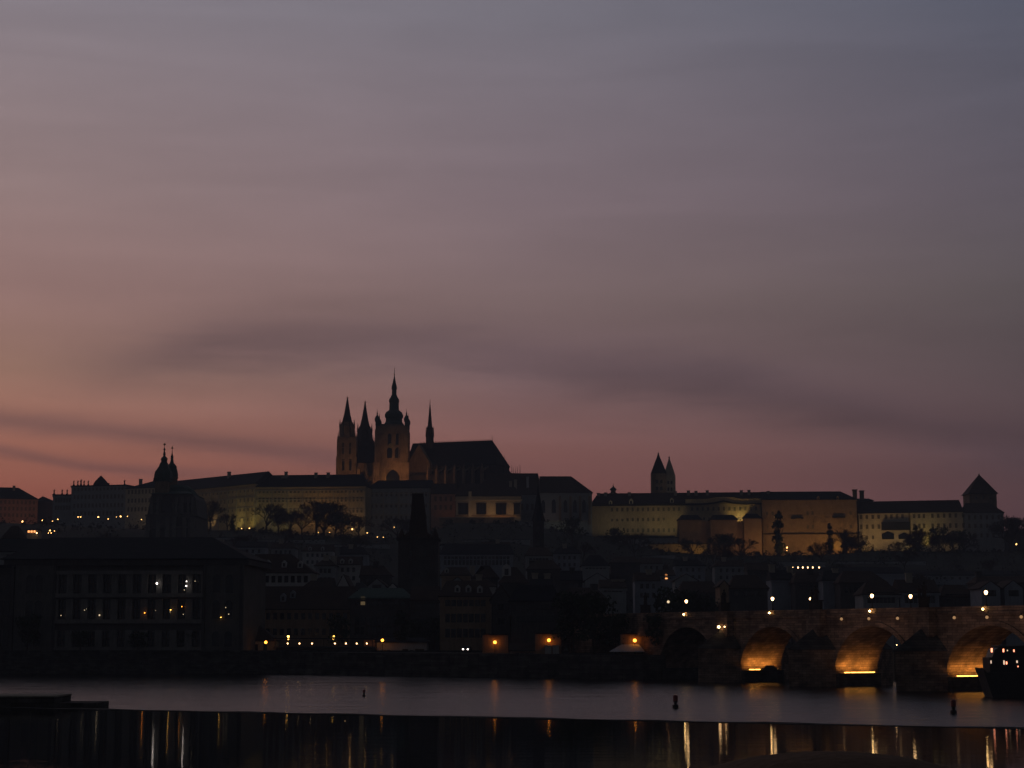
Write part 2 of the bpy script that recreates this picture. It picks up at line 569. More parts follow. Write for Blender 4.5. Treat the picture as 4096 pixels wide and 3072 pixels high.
def sstep(x, a, b):
    n = nt.nodes.new('ShaderNodeMapRange'); n.interpolation_type = 'SMOOTHSTEP'
    n.inputs['From Min'].default_value = a; n.inputs['From Max'].default_value = b
    n.inputs['To Min'].default_value = 0; n.inputs['To Max'].default_value = 1
    L(x, n.inputs['Value'])
    return n.outputs[0]


def lstep(x, a, b):
    n = nt.nodes.new('ShaderNodeMapRange')
    n.inputs['From Min'].default_value = a; n.inputs['From Max'].default_value = b
    L(x, n.inputs['Value'])
    return n.outputs[0]


c = mixc(lstep(az, -15.5, 0), cL, cM)
c = mixc(lstep(az, 0, 15.5), c, cR)
c = mixc(M('MAXIMUM', sstep(az, 14, 75), sstep(M('MULTIPLY', az, -1), 40, 120)), c, cB)
# clouds: long soft streaks lying across the sky
cv = nt.nodes.new('ShaderNodeCombineXYZ')
L(M('MULTIPLY', az, .055), cv.inputs[0]); L(M('MULTIPLY', el, .42), cv.inputs[1])
n1 = nt.nodes.new('ShaderNodeTexNoise'); n1.inputs['Scale'].default_value = 1.6; n1.inputs['Detail'].default_value = 4; n1.inputs['Roughness'].default_value = .5
n1.inputs['Distortion'].default_value = .6
L(cv.outputs[0], n1.inputs['Vector'])
n2 = nt.nodes.new('ShaderNodeTexNoise'); n2.inputs['Scale'].default_value = 4.5; n2.inputs['Detail'].default_value = 6; n2.inputs['Roughness'].default_value = .6
n2.inputs['Distortion'].default_value = .8
L(cv.outputs[0], n2.inputs['Vector'])


def band(pts, width, depth, nz):
    """soft streak following a line of (az deg, el deg)"""
    n = nt.nodes.new('ShaderNodeFloatCurve')
    cu = n.mapping.curves[0]
    lo, hi = -20, 20
    P_ = [((a - lo) / (hi - lo), e / 20) for a, e in pts]
    cu.points[0].location = P_[0]; cu.points[1].location = P_[-1]
    for p in P_[1:-1]: cu.points.new(*p)
    n.mapping.update()
    L(lstep(az, lo, hi), n.inputs['Value'])
    ce = M('MULTIPLY', n.outputs[0], 20)
    wob = M('MULTIPLY', M('SUBTRACT', nz, .5), width * 1.3)
    d = M('DIVIDE', M('ADD', M('SUBTRACT', el, ce), wob), width)
    g = M('EXPONENT', M('MULTIPLY', M('MULTIPLY', d, d), -1))
    return M('MULTIPLY', g, depth)


def AE(px, py):
    x, z = at(px, py, 1000)
    return (math.degrees(atan2(x, 1000)), math.degrees(math.atan2(z - CH, sqrt(x * x + 1e6))))


b1 = band([(-20, 8.6), AE(300, 1470), AE(900, 1385), AE(1600, 1385), AE(2200, 1450), AE(2900, 1530), AE(3500, 1650), AE(4096, 1800), (20, 5.0)], .80, 1, n2.outputs[0])
b1 = M('MULTIPLY', b1, M('MULTIPLY', sstep(az, -15.5, -9), M('MULTIPLY', M('SUBTRACT', 1, M('MULTIPLY', sstep(az, 5, 16), .35)), M('MULTIPLY_ADD', n1.outputs[0], .16, .17))))
b2 = band([(-20, 6.9), AE(0, 1680), AE(500, 1730), AE(1000, 1790), AE(2000, 1880), AE(3000, 1900), (20, 4.6)], .32, .22, n2.outputs[0])
b2 = M('MULTIPLY', b2, M('SUBTRACT', 1, sstep(az, -8, 4)))
b3 = band([(-20, 6.0), AE(0, 1800), AE(300, 1860), AE(650, 1890), AE(1500, 1900), (20, 4.2)], .2, .20, n2.outputs[0])
b3 = M('MULTIPLY', b3, M('SUBTRACT', 1, sstep(az, -12, -6)))
b4 = band([(-20, 11), AE(1000, 1200), AE(2300, 1260), AE(3300, 1290), AE(4096, 1330), (20, 8.6)], .8, .08, n2.outputs[0])
b5 = band([(-20, 7.8), AE(0, 1560), AE(800, 1640), AE(1400, 1700), AE(3000, 1780), (20, 5.0)], .5, -.07, n2.outputs[0])
b6 = band([(-20, 9.4), AE(0, 1380), AE(900, 1340), AE(1900, 1475), AE(2700, 1560), AE(3300, 1680), AE(4096, 1760), (20, 5.4)], .6, 1, n2.outputs[0])
b6 = M('MULTIPLY', b6, M('MULTIPLY', sstep(az, -2, 4), .09))
b5 = M('ADD', b5, b6)
gen = M('MULTIPLY', M('SUBTRACT', n1.outputs[0], .5), .24)
gen2 = M('MULTIPLY', M('SUBTRACT', n2.outputs[0], .5), .09)
dark = M('ADD', M('ADD', M('ADD', b1, b2), M('ADD', b3, b4)), M('ADD', b5, M('ADD', gen, gen2)))
fac = M('SUBTRACT', 1, M('MULTIPLY', dark, 1.1))
# clouds are a little more violet than the glow behind
cl = mixc(M('MULTIPLY', M('ADD', b1, M('ADD', b2, b3)), 1.2), c, s2l((104, 86, 98)))
cl = mixc(lstep(az, -15, 15), cl, cl)
vm = nt.nodes.new('ShaderNodeVectorMath'); vm.operation = 'SCALE'
L(cl, vm.inputs[0]); L(fac, vm.inputs['Scale'])
# faint physical twilight scattering on top
sk = nt.nodes.new('ShaderNodeTexSky'); sk.sky_type = 'NISHITA'; sk.sun_disc = False
sk.sun_elevation = radians(-3.5); sk.sun_rotation = radians(-35)
bg1 = nt.nodes.new('ShaderNodeBackground'); L(vm.outputs[0], bg1.inputs['Color']); bg1.inputs['Strength'].default_value = 1.42
bg2 = nt.nodes.new('ShaderNodeBackground'); L(sk.outputs[0], bg2.inputs['Color']); bg2.inputs['Strength'].default_value = .05
ads = nt.nodes.new('ShaderNodeAddShader'); L(bg1.outputs[0], ads.inputs[0]); L(bg2.outputs[0], ads.inputs[1])
out = nt.nodes.new('ShaderNodeOutputWorld'); L(ads.outputs[0], out.inputs['Surface'])

HAZE = True
# ------------------------------------------------------------------ generic building
def windows(F, t, cols, rows, ww, wh, b=-.06, mat='window_glass', arch=False, frame=None, lit=(), name='window', litmat='window_lit', mx=100):
    """cols: list of a positions (centre), rows: list of z positions (sill).  one child mesh per window"""
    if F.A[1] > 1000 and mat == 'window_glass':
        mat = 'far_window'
    k = 0
    for r, zz in enumerate(rows):
        for i, a in enumerate(cols):
            if k >= mx: return
            k += 1
            mb = MB()
            h = wh if not isinstance(wh, (list, tuple)) else wh[r]
            if arch:
                pts = [(a - ww / 2, zz), (a + ww / 2, zz), (a + ww / 2, zz + h - ww / 2)] + \
                      [(a + ww / 2 * cos(q * pi / 6), zz + h - ww / 2 + ww / 2 * sin(q * pi / 6) * 1.1) for q in range(1, 6)] + [(a - ww / 2, zz + h - ww / 2)]
                mb.poly_extrude(pts, F, b, b + .5)
            else:
                mb.box(a - ww / 2, a + ww / 2, b, b + .5, zz, zz + h, F)
            o = mb.build(name, litmat if (r, i) in lit else mat, t)
            if frame:
                fb = MB(); q = .13
                fb.box(a - ww / 2 - q, a + ww / 2 + q, b - .16, b - .01, zz - .28, zz - .02, F)
                fb.box(a - ww / 2 - q, a + ww / 2 + q, b - .14, b - .01, zz + h + .02, zz + h + .2, F)
                fb.build('window_frame', frame, o)


def cspace(a0, a1, n):
    s = (a1 - a0) / n
    return [a0 + s * (i + .5) for i in range(n)]


def house(name, label, cat, px0, px1, D, ye, yr, yb=None, depth=12, wall='grey_plaster', roof='brown_tile', hl=0, hr=0,
          along='a', D1=None, rows=(), ncol=0, ww=1.1, wh=1.7, group=None, chimneys=(), dormers=(), cornice=True, chh=2.0,
          o=.6, lit=(), base=None, frame=None, flat=False, m0=1.2, m1=1.2, arch=False, litmat='window_lit', wcols=None, roofname='roof'):
    """px0..px1 pixel span of the front, ye / yr pixel heights of eaves and ridge, rows = pixel y of window sills"""
    D1 = D1 or D
    A = (X(px0, D, ye), D); B = (X(px1, D1, ye), D1)
    F = Fr(A, B)
    Dm = (D + D1) / 2
    ze, zr = Z(ye, Dm), Z(yr, Dm + depth / 2)
    gx, gy = (A[0] + B[0]) / 2, Dm + depth / 2
    if base is None:
        zb = Z(yb, Dm) - 3 if yb else min(ground(A[0], D), ground(B[0], D1)) - 2
    else: zb = base
    t = thing(name, label, cat, (gx, gy, zb), group)
    mb = MB().box(0, F.L, 0, depth, zb, ze, F)
    if not flat:
        if along == 'a':
            for (s, e) in ((0, .4), (F.L - .4, F.L)):
                if (s == 0 and hl == 0) or (s > 0 and hr == 0):
                    z2 = zr - .25
                    vs = [F(s, 0, ze - .01), F(e, 0, ze - .01), F(e, depth, ze - .01), F(s, depth, ze - .01), F(s, depth / 2, z2), F(e, depth / 2, z2)]
                    mb.add(vs, [(0, 1, 5, 4), (2, 3, 4, 5), (0, 4, 3), (1, 2, 5), (0, 3, 2, 1)])
        else:
            for (s, e) in ((0, .4), (depth - .4, depth)):
                if (s == 0 and hl == 0) or (s > 0 and hr == 0):
                    z2 = zr - .25
                    vs = [F(0, s, ze - .01), F(F.L, s, ze - .01), F(F.L / 2, s, z2), F(0, e, ze - .01), F(F.L, e, ze - .01), F(F.L / 2, e, z2)]
                    mb.add(vs, [(0, 1, 2), (3, 5, 4), (0, 2, 5, 3), (1, 4, 5, 2), (0, 3, 4, 1)])
    mb.build('wall', wall, t)
    if flat:
        MB().box(-.5, F.L + .5, -.5, depth + .5, ze + .003, ze + .8, F).build(roofname, roof, t)
    else:
        bo = 0 if along == 'a' else 0
        # a front gable shows its wall, so the roof starts a little behind the wall plane
        if along == 'b' and hl == 0:
            r = MB().roof(F, 0, F.L, .65, depth, ze, zr, hl, hr, o, along)
        else:
            r = MB().roof(F, 0 if hl else .45 + (o - .6), F.L if hr else F.L - .45, 0, depth, ze, zr, hl, hr, o, along)
        r.build(roofname, roof, t)
    if cornice:
        MB().box(-.35, F.L + .35, -.38, -.003, ze - .95, ze - .3, F).build('cornice', wall, t)
    if rows and ncol:
        zz = [Z(y, Dm) for y in rows]
        cols = wcols or cspace(m0, F.L - m1, ncol)
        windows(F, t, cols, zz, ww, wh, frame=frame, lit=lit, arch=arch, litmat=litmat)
    for (cpx, cy) in chimneys:      # centre pixel and top pixel
        a = (X(cpx, Dm, cy) - A[0]) / F.u[0]
        zt = Z(cy, Dm + depth * .4)
        c = MB().box(a - .9, a + .9, depth * .35, depth * .35 + 1.6, ze, zt, F).box(a - 1.1, a + 1.1, depth * .35 - .2, depth * .35 + 1.8, zt + .002, zt + .35, F)
        c.build('chimney', 'pale_stone' if wall != 'dark_plaster' else 'dark_plaster', t)
    for (dpx, dyb, dyt, dmat) in dormers:    # pixel centre, bottom, top
        a = (X(dpx, Dm, dyb) - A[0]) / F.u[0]
        z0, z1 = Z(dyb, Dm), Z(dyt, Dm)
        hw = max(.7, (z1 - z0) * .38)
        # place where the roof slope passes
        fr = (z0 - ze) / max(.1, (zr - ze)); b0 = depth / 2 * near(fr, 0, .9) - o * (1 - fr)
        dmr = MB().poly_extrude([(a - hw, z0 - .4), (a + hw, z0 - .4), (a + hw, z0 + (z1 - z0) * .65), (a, z1), (a - hw, z0 + (z1 - z0) * .65)], F, b0 - .3, b0 + 3.2)
        d = dmr.build('dormer', dmat, t)
        MB().box(a - hw * .45, a + hw * .45, b0 - .36, b0 - .302, z0, z0 + (z1 - z0) * .55, F).build('window', 'window_glass', d)
    return t, F, ze, zr, zb


# ------------------------------------------------------------------ castle hill buildings
# far left palace
t, F, ze, zr, zb = house('palace', 'orange lit palace with many windows at the left edge of the hill', 'palace', -260, 160, 1290, 1993, 1948, 2086, 26, 'pink_plaster', 'slate',
      20, 20, rows=(2032, 2058), ncol=24, ww=1.5, wh=3.0, chimneys=((50, 1941),), D1=1310, mx0=None) if False else house(
      'palace', 'orange lit palace with many windows at the left edge of the hill', 'palace', -260, 152, 1290, 1993, 1948, 2086, 26, 'pink_plaster', 'slate',
      20, 14, rows=(2014, 2040, 2066), ncol=24, ww=1.4, wh=2.6, chimneys=((50, 1943),), D1=1310)
sun_spot((X(60, 1270), 1268, Z(2100, 1270)), (X(40, 1300), 1300, Z(2030, 1300)), 2600, (1, .42, .2), 120)
sun_spot((X(120, 1270), 1278, Z(2092, 1270)), (X(120, 1305), 1305, Z(2050, 1300)), 1300, (1, .38, .16), 120)
house('townhouse', 'low dark house sloping down behind the orange lit palace end', 'house', 140, 212, 1330, 2006, 1985, 2090, 16, 'dark_plaster', 'slate', 4, 10, cornice=False)
# west court wing with statues
t, F, ze, zr, zb = house('castle_wing', 'low flat topped grey castle wing with three roof statues, left end', 'castle wing', 212, 292, 1250, 1982, 1978, 2110, 22, 'grey_plaster', 'slate',
      flat=True, rows=(2010, 2040), ncol=6, ww=1.4, wh=3)
t2, F2, ze2, zr2, zb2 = house('castle_wing', 'grey flat roofed castle wing with statues, left of the domed church', 'castle wing', 286, 505, 1245, 1945, 1938, 2110, 24, 'grey_plaster', 'slate',
      flat=True, rows=(1962, 1995, 2030, 2062), ncol=14, ww=1.4, wh=2.8, D1=1236)
t3, F3, ze3, zr3, zb3 = house('castle_wing', 'unlit castle wing with hipped slate roof just left of the domed church', 'castle wing', 503, 640, 1236, 1952, 1919, 2118, 22, 'cream_plaster', 'slate',
      20, 6, rows=(1975, 2010, 2045), ncol=9, ww=1.4, wh=2.8, D1=1226, chimneys=((531, 1917),))
# roof statues : one mesh, copied
def statue_mb(h, cx=0, cy=0, z0=0):
    mb = MB()
    s = h / 2.6
    mb.lathe([(.42 * s, z0), (.36 * s, z0 + .5 * s), (.30 * s, z0 + 1.0 * s), (.36 * s, z0 + 1.45 * s), (.40 * s, z0 + 1.85 * s), (.16 * s, z0 + 2.1 * s), (.13 * s, z0 + 2.18 * s), (.19 * s, z0 + 2.34 * s), (.16 * s, z0 + 2.52 * s), (.03 * s, z0 + 2.6 * s)], cx, cy, 8)
    mb.tube((cx + .32 * s, cy, z0 + 1.85 * s), (cx + .75 * s, cy - .2 * s, z0 + 2.2 * s), .12 * s, .08 * s)
    mb.tube((cx - .34 * s, cy, z0 + 1.8 * s), (cx - .5 * s, cy - .25 * s, z0 + 1.2 * s), .12 * s, .08 * s)
    return mb


sp = [(215, 1970, 1250, 'leftmost small statue on the low flat wing at the left'), (247, 1968, 1250, 'small statue at the middle of the low flat wing roof'),
      (267, 1967, 1250, 'small statue beside the step up to the taller flat wing'), (294, 1926, 1243, 'small statue at the left corner of the taller flat wing'),
      (310, 1929, 1243, 'short statue second from the left on the taller flat wing'), (323, 1917, 1243, 'tallest roof statue on the flat castle wing'),
      (335, 1928, 1243, 'short statue right of the tallest roof statue'), (352, 1924, 1243, 'slim statue left of the round roof turret'),
      (497, 1930, 1238, 'small statue far right on the flat wing beside the hipped roof')]
proto = None
for (px, py, D, lab) in sp:
    zb_ = (ze if px < 280 else ze2) + .805
    if px > 450: zb_ = ze2 + .8
    h = max(3.2, Z(py, D) - zb_)
    if proto is None:
        proto = thing('statue', lab, 'statue', (0, 0, 0), 'statues along the castle roof edge')
        statue_mb(2.6).build('figure', 'black_stone', proto)
        MB().box(-.5, .5, -.5, .5, -.6, -.002).build('pedestal', 'black_stone', proto)
        proto.location = (X(px, D, py), D + 1.2, zb_ + .6); proto.scale = (h / 2.8,) * 3
    else:
        dup(proto, (X(px, D, py), D + 1.2, zb_ + .6), lab, scale=h / 2.8)
tt = thing('roof_turret', 'rounded dark turret on the flat grey castle wing roof', 'turret', (X(385, 1243), 1248, ze2))
MB().lathe([(5.2, ze2 + .81), (5.0, ze2 + 2.5), (4.0, ze2 + 4), (2.0, ze2 + 6.2), (.8, ze2 + 7.4), (.1, ze2 + 8)], X(383, 1243), 1250, 12).build('roof', 'slate', tt)
MB().box(X(405, 1243), X(415, 1243), 1249, 1253, ze2 + .81, ze2 + 3).build('skylight', 'slate', tt)

# long south wing: bends towards the viewer at px 1020
group = 'long castle front'
tA, FA, zeA, zrA, zbA = house('castle_wing', 'long lit castle front receding left behind the domed church, yellow at its end', 'castle wing', 640, 1022, 1226, 1953, 1907, 2122, 20, 'ochre_plaster', 'slate',
      4, 0, D1=1150, rows=(1984, 2022, 2058, 2098), ncol=25, ww=1.25, wh=(2.0, 3.0, 2.8, 2.0), chimneys=((886, 1896),), dormers=(), frame='cream_plaster')
tB, FB, zeB, zrB, zbB = house('castle_wing', 'castle front with orange light patches behind the row of bare trees', 'castle wing', 1024, 1462, 1150, 1946, 1899, 2152, 20, 'ochre_plaster', 'slate',
      0, 4, D1=1142, rows=(1972, 2008, 2052), ncol=27, ww=1.25, wh=(2.0, 2.8, 3.0), chimneys=((1131, 1888), (1118, 1908), (1253, 1893), (1303, 1893)), frame='cream_plaster')
tC, FC, zeC, zrC, zbC = house('castle_wing', 'unlit grey castle wing behind the dark bridge tower', 'castle wing', 1470, 1722, 1168, 1952, 1921, 2160, 18, 'grey_plaster', 'slate',
      6, 0, D1=1164, rows=(1985, 2030, 2075), ncol=12, ww=1.25, wh=2.6)
tD, FD, zeD, zrD, zbD = house('castle_wing', 'narrow brownish castle wing left of the balustraded wing', 'castle wing', 1724, 1822, 1158, 1975, 1934, 2100, 16, 'pink_plaster', 'brown_tile',
      0, 0, rows=(2005, 2040), ncol=4, ww=1.5, wh=3)
# balustraded wing
tE, FE, zeE, zrE, zbE = house('castle_wing', 'warm lit wing with balustrade and tall dark windows, under the cathedral choir', 'castle wing', 1824, 2084, 1140, 1984, 1934, 2095, 20, 'cream_plaster', 'brown_tile',
      3, 6, chimneys=((2042, 1926), (2112 - 50, 1921)), cornice=False)
mb = MB()
zc = Z(2003, 1140)
mb.box(-.5, FE.L + .5, -1.1, -.003, zc, zc + .7, FE)
mb.box(-.5, FE.L + .5, -1.0, -.6, zc + 2.1, zc + 2.4, FE)
a = 0
while a < FE.L:
    mb.box(a, a + .45, -.95, -.65, zc + .7, zc + 2.1, FE); a += 1.15
mb.build('balustrade', 'cream_plaster', tE)
apx = lambda px, F_, D: (X(px, D, 2050) - F_.A[0]) / F_.u[0]
for (p0, p1) in ((1834, 1872), (1906, 1944), (1984, 2024), (2056, 2080)):
    a0, a1 = apx(p0, FE, 1140), apx(p1, FE, 1140)
    w_ = MB().box(a0, a1, -.3, .1, Z(2058, 1140), Z(2016, 1140), FE).build('window', 'window_glass', tE)
    f_ = MB()
    for q in (0, 1 / 3, 2 / 3, 1):
        aa = a0 + (a1 - a0) * q
        f_.box(aa - .14, aa + .14, -.42, -.302, Z(2058, 1140), Z(2016, 1140), FE)
    f_.box(a0 - .4, a1 + .4, -.6, -.302, Z(2016, 1140) + .002, Z(2012, 1140), FE)
    f_.build('window_frame', 'brown_tile', w_)
a0 = apx(1880, FE, 1140)
MB().box(a0 - .9, a0 + .9, -1.15, -.31, Z(2075, 1140), Z(1966, 1140), FE).build('pilaster', 'cream_plaster', tE)
MB().box(-.4, FE.L, -.8, -.302, Z(2066, 1140), Z(2060, 1140), FE).build('ledge', 'brown_plaster', tE)
sun_spot((X(1964, 1134), 1133, Z(2064, 1134)), (X(1965, 1140), 1140, Z(2025, 1140)), 330, (1, .55, .20), 150)
sun_spot((X(2042, 1134), 1133, Z(2064, 1134)), (X(2042, 1140), 1140, Z(2025, 1140)), 230, (1, .55, .22), 150)
sun_spot((X(1885, 1132), 1132, Z(2064, 1132)), (X(1885, 1140), 1140, Z(2020, 1140)), 260, (1, .55, .25), 150)
sun_spot((X(1960, 1110), 1112, Z(2060, 1110)), (X(1965, 1140), 1140, Z(1995, 1140)), 380, (1, .65, .36), 80)
sun_spot((X(2010, 1134), 1135, Z(2084, 1134)), (X(2010, 1140), 1140, Z(2050, 1140)), 160, (1, .35, .1), 140)
# old palace hall
tG, FG, zeG, zrG, zbG = house('castle_hall', 'dark roofed hall between the balustraded wing and the gothic church', 'hall', 1905, 2168, 1164, 1978, 1893, 2150, 22, 'grey_plaster', 'brown_tile',
      8, 3, rows=(2040,), ncol=12, ww=1.8, wh=4)
MB().box(apx(2106, FG, 1164), apx(2116, FG, 1164), 3, 5, Z(1955, 1167), Z(1907, 1167), FG).build('chimney', 'white_plaster', tG)
tH, FH, zeH, zrH, zbH = house('gothic_church', 'steep roofed small church with tall pointed windows right of the dark spire', 'church', 2160, 2368, 1136, 1970, 1905, 2160, 24, 'grey_plaster', 'brown_tile',
      0, 13, cornice=False)
for (p, y0, y1, wdt) in ((2173, 2052, 1999, 2.3), (2215, 2052, 1996, 2.5), (2262, 2050, 1998, 2.2), (2300, 2050, 1998, 2.2), (2336, 2050, 1998, 2.2)):
    a = apx(p, FH, 1136); z0, z1 = Z(y0, 1136), Z(y1, 1136)
    pts = [(a - wdt / 2, z0), (a + wdt / 2, z0), (a + wdt / 2, z1 - 2), (a + wdt * .3, z1 - .8), (a, z1), (a - wdt * .3, z1 - .8), (a - wdt / 2, z1 - 2)]
    MB().poly_extrude(pts, FH, -.12, .4).build('window', 'window_glass', tH)
for p in (2240, 2282, 2320, 2358):
    a = apx(p, FH, 1136)
    MB().box(a - .7, a + .7, -2.2, -.003, Z(2098, 1136), Z(1985, 1136), FH).build('buttress', 'soot_stone', tH)
sun_spot((X(2200, 1122), 1122, Z(2090, 1122)), (X(2195, 1136), 1136, Z(2010, 1136)), 260, (1, .6, .38), 110)
# pale terrace wall below
D = 1118
t = thing('terrace_wall', 'pale greenish lit terrace wall below the gothic church', 'wall', (X(2180, D), D, Z(2146, D)))
MB().box(X(2058, D), X(2352, D), D, D + 3, Z(2150, D), Z(2086, D)).build('wall', 'grey_plaster', t)
MB().box(X(2056, D), X(2354, D), D - .3, D + 3.2, Z(2086, D) + .003, Z(2083, D)).build('coping', 'pale_stone', t)
sun_spot((X(2100, D), D - 12, Z(2135, D)), (X(2120, D), D, Z(2095, D)), 350, (.85, 1, .55), 130)
sun_spot((X(2260, D), D - 12, Z(2130, D)), (X(2260, D), D, Z(2105, D)), 420, (.95, .9, .5), 130)
t = thing('terrace_wall', 'low warm brown retaining wall under the balustraded castle wing', 'wall', (X(1950, 1128), 1128, Z(2100, 1128)))
MB().box(X(1756, 1128), X(2056, 1128), 1128, 1131, Z(2104, 1128), Z(2072, 1128)).build('wall', 'brown_plaster', t)
MB().box(X(1754, 1128), X(2057, 1128), 1127.6, 1131.3, Z(2072, 1128) + .003, Z(2069, 1128)).build('coping', 'pale_stone', t)

# string courses between the storeys of the long fronts
for (T_, F_, ys_, Dm_) in ((tA, FA, (1974, 2006, 2046, 2086), 1188), (tB, FB, (1963, 1999, 2040, 2085), 1146), (tC, FC, (1975, 2018, 2062), 1166)):
    for y_ in ys_:
        MB().box(-.2, F_.L + .2, -.4, -.003, Z(y_, Dm_), Z(y_, Dm_) + .55, F_).build('string_course', 'pale_stone', T_)
    n_ = int(F_.L / 9)
    for q_ in range(n_ + 1):
        a_ = .5 + (F_.L - 1) * q_ / n_
        MB().box(a_ - .35, a_ + .35, -.3, -.003, Z(2120, Dm_), Z(ys_[0], Dm_) - .01, F_).build('pilaster', 'pale_stone', T_)
# institute with curved pediment
wr = (2045, 2086, 2128)
tI, FI, zeI, zrI, zbI = house('palace', 'long yellow lit palace with a curved pediment left of the brown lit block', 'palace', 2366, 3044, 1150, 2013, 1971, 2235, 20, 'ochre_plaster', 'brown_tile',
      4, 0, D1=1138, cornice=False, chimneys=((2392, 1978 - 6), (2421, 1970), (2516, 1970), (2700, 1967), (2752, 1965), (2782, 1967), (2827, 1965), (2962, 1966), (2992, 1965)),
      dormers=((2444, 2016, 1998, 'cream_plaster'), (2526, 2014, 1992, 'cream_plaster'), (2688, 2010, 1990, 'cream_plaster')))
DI = 1144
pa = lambda px: apx(px, FI, DI)
# attic storey with swept cornice on the right half
zc0 = Z(2014, DI)
attic = [(pa(2742), zc0), (pa(3042), zc0), (pa(3042), Z(1997, DI)), (pa(2960), Z(1997, DI)), (pa(2925), Z(1991, DI)), (pa(2893), Z(1989, DI)), (pa(2862), Z(1991, DI)), (pa(2826), Z(1997, DI)), (pa(2742), Z(1998, DI))]
MB().poly_extrude(attic, FI, -.75, 1.2).build('attic', 'ochre_plaster', tI)
mb = MB()
cr = [(2368, 2016), (2742, 2016), (2820, 2014), (2850, 2011), (2893, 2003), (2930, 2011), (2960, 2014), (3042, 2015)]
for (pA, yA), (pB, yB) in zip(cr, cr[1:]):
    vs = [FI(pa(p), b, Z(y, DI) + dz) for (p, y) in ((pA, yA), (pB, yB)) for (b, dz) in ((-1.5, 0), (-1.5, -1.0), (-.76, -1.0), (-.76, 0))]
    mb.add(vs, [(0, 4, 5, 1), (1, 5, 6, 2), (2, 6, 7, 3), (3, 7, 4, 0), (0, 1, 2, 3), (7, 6, 5, 4)])
mb.build('cornice', 'slate', tI)
# windows
cols = [2450 + 20.5 * i for i in range(14)] + [2768 + 21 * i for i in range(13)]
windows(FI, tI, [pa(c) for c in cols], [Z(2044, DI)], 1.3, 2.3, b=-.12, frame=None)
windows(FI, tI, [pa(c) for c in cols[:10] + cols[:0]], [Z(2084, DI)], 1.3, 1.6, b=-.12)
windows(FI, tI, [pa(c) for c in cols[3:11]] + [pa(2815), pa(2835), pa(2950), pa(2966)], [Z(2081, DI)], 1.3, 1.6, b=-.12)
windows(FI, tI, [pa(c) for c in cols[3:13]], [Z(2128, DI)], 1.3, 2.3, b=-.12)
# brown projecting lower blocks under the pediment (retaining bastions)
for k, (p0, p1, yt, lab) in enumerate(((2716, 2806, 2078, 'squat brown bastion below the left of the curved pediment'), (2842, 2948, 2078, 'wide brown bastion under the curved pediment'), (2976, 3046, 2073, 'right brown bastion beside the tall brown block'))):
    tb, Fb, zeb, _, _ = house('bastion', lab, 'bastion', p0, p1, 1126, yt, yt - 18, 2230, 10, 'brown_plaster', 'slate', 2.5, 2.5, group=None, cornice=False)
tb = thing('retaining_wall', 'brown lit retaining wall linking the bastions under the long palace', 'wall', (X(2880, 1131), 1131, Z(2230, 1131)))
MB().box(X(2712, 1131), X(3044, 1131), 1131, 1134, Z(2240, 1131), Z(2084, 1131)).build('wall', 'brown_plaster', tb)
# darker lower wing left part and ledge
tb, Fb, *_ = house('palace', 'unlit lower wing under the left half of the long yellow palace', 'palace', 2378, 2712, 1128, 2151, 2143, 2215, 14, 'grey_plaster', 'slate', 3, 3, rows=(2185,), ncol=16, ww=1.2, wh=2.4)
# bright low garden wall
D = 1112
t = thing('garden_wall', 'bright yellow lit garden wall with a low coping, left of bare trees', 'wall', (X(2740, D), D, Z(2225, D)))
F = Fr((X(2600, D), D + 2), (X(2826, D), D - 4))
MB().box(0, F.L, 0, 1.5, Z(2245, D), Z(2177, D), F).build('wall', 'ochre_plaster', t)
MB().box(-.2, F.L + .2, -.25, 1.75, Z(2177, D) + .003, Z(2174, D), F).build('coping', 'slate', t)
for px, p in ((2660, 300), (2750, 520), (2800, 380)):
    sun_spot((X(px, D), D - 13, Z(2208, D)), (X(px, D), D, Z(2192, D)), p, (1, .56, .12), 140)

# tall brown block
tJ, FJ, zeJ, zrJ, zbJ = house('palace', 'tall brown lit block with blank upper walls right of the curved pediment', 'palace', 3048, 3426, 1132, 1998, 1966, 2235, 24, 'brown_plaster', 'slate',
      0, 9, D1=1128, chimneys=((3078, 1966),), cornice=True, dormers=((3272, 1997, 1984, 'brown_plaster'), (3350, 1997, 1984, 'brown_plaster')))
DJ = 1130
pj = lambda px: apx(px, FJ, DJ)
MB().box(0, FJ.L, -.7, -.003, Z(2137, DJ), Z(2133, DJ), FJ).build('ledge', 'slate', tJ)
for p in (3062, 3110, 3262, 3306, 3362, 3418):
    MB().box(pj(p) - 1.1, pj(p) + 1.1, -.5, -.003, Z(2133, DJ) + .01, Z(2070, DJ), FJ).build('pilaster', 'brown_plaster', tJ)
for (p0, p1, yy) in ((3164, 3212, 2072), (3328, 3378, 2069)):
    MB().box(pj(p0), pj(p1), -1.4, -.003, Z(yy + 3, DJ), Z(yy - 3, DJ), FJ).build('canopy', 'slate', tJ)
windows(FJ, tJ, [pj(p) for p in (3070, 3092, 3230, 3250, 3400)], [Z(2115, DJ), Z(2060, DJ)], 1.3, 2.2, b=-.1)
# twin chimneys and low link
tK, FK, *_r = house('townhouse', 'small dark house with two tall chimneys between the brown block and the white wing', 'house', 3412, 3492, 1146, 2002, 1994, 2100, 12, 'dark_plaster', 'slate', 2, 2, cornice=False)
for (p, yt) in ((3421, 1962), (3449, 1966)):
    a = apx(p, FK, 1148)
    MB().box(a - 1.2, a + 1.2, 1, 3.4, Z(2010, 1148), Z(yt, 1148), FK).box(a - 1.5, a + 1.5, .7, 3.7, Z(yt, 1148) + .002, Z(yt - 4, 1148), FK).build('chimney', 'soot_stone', tK)
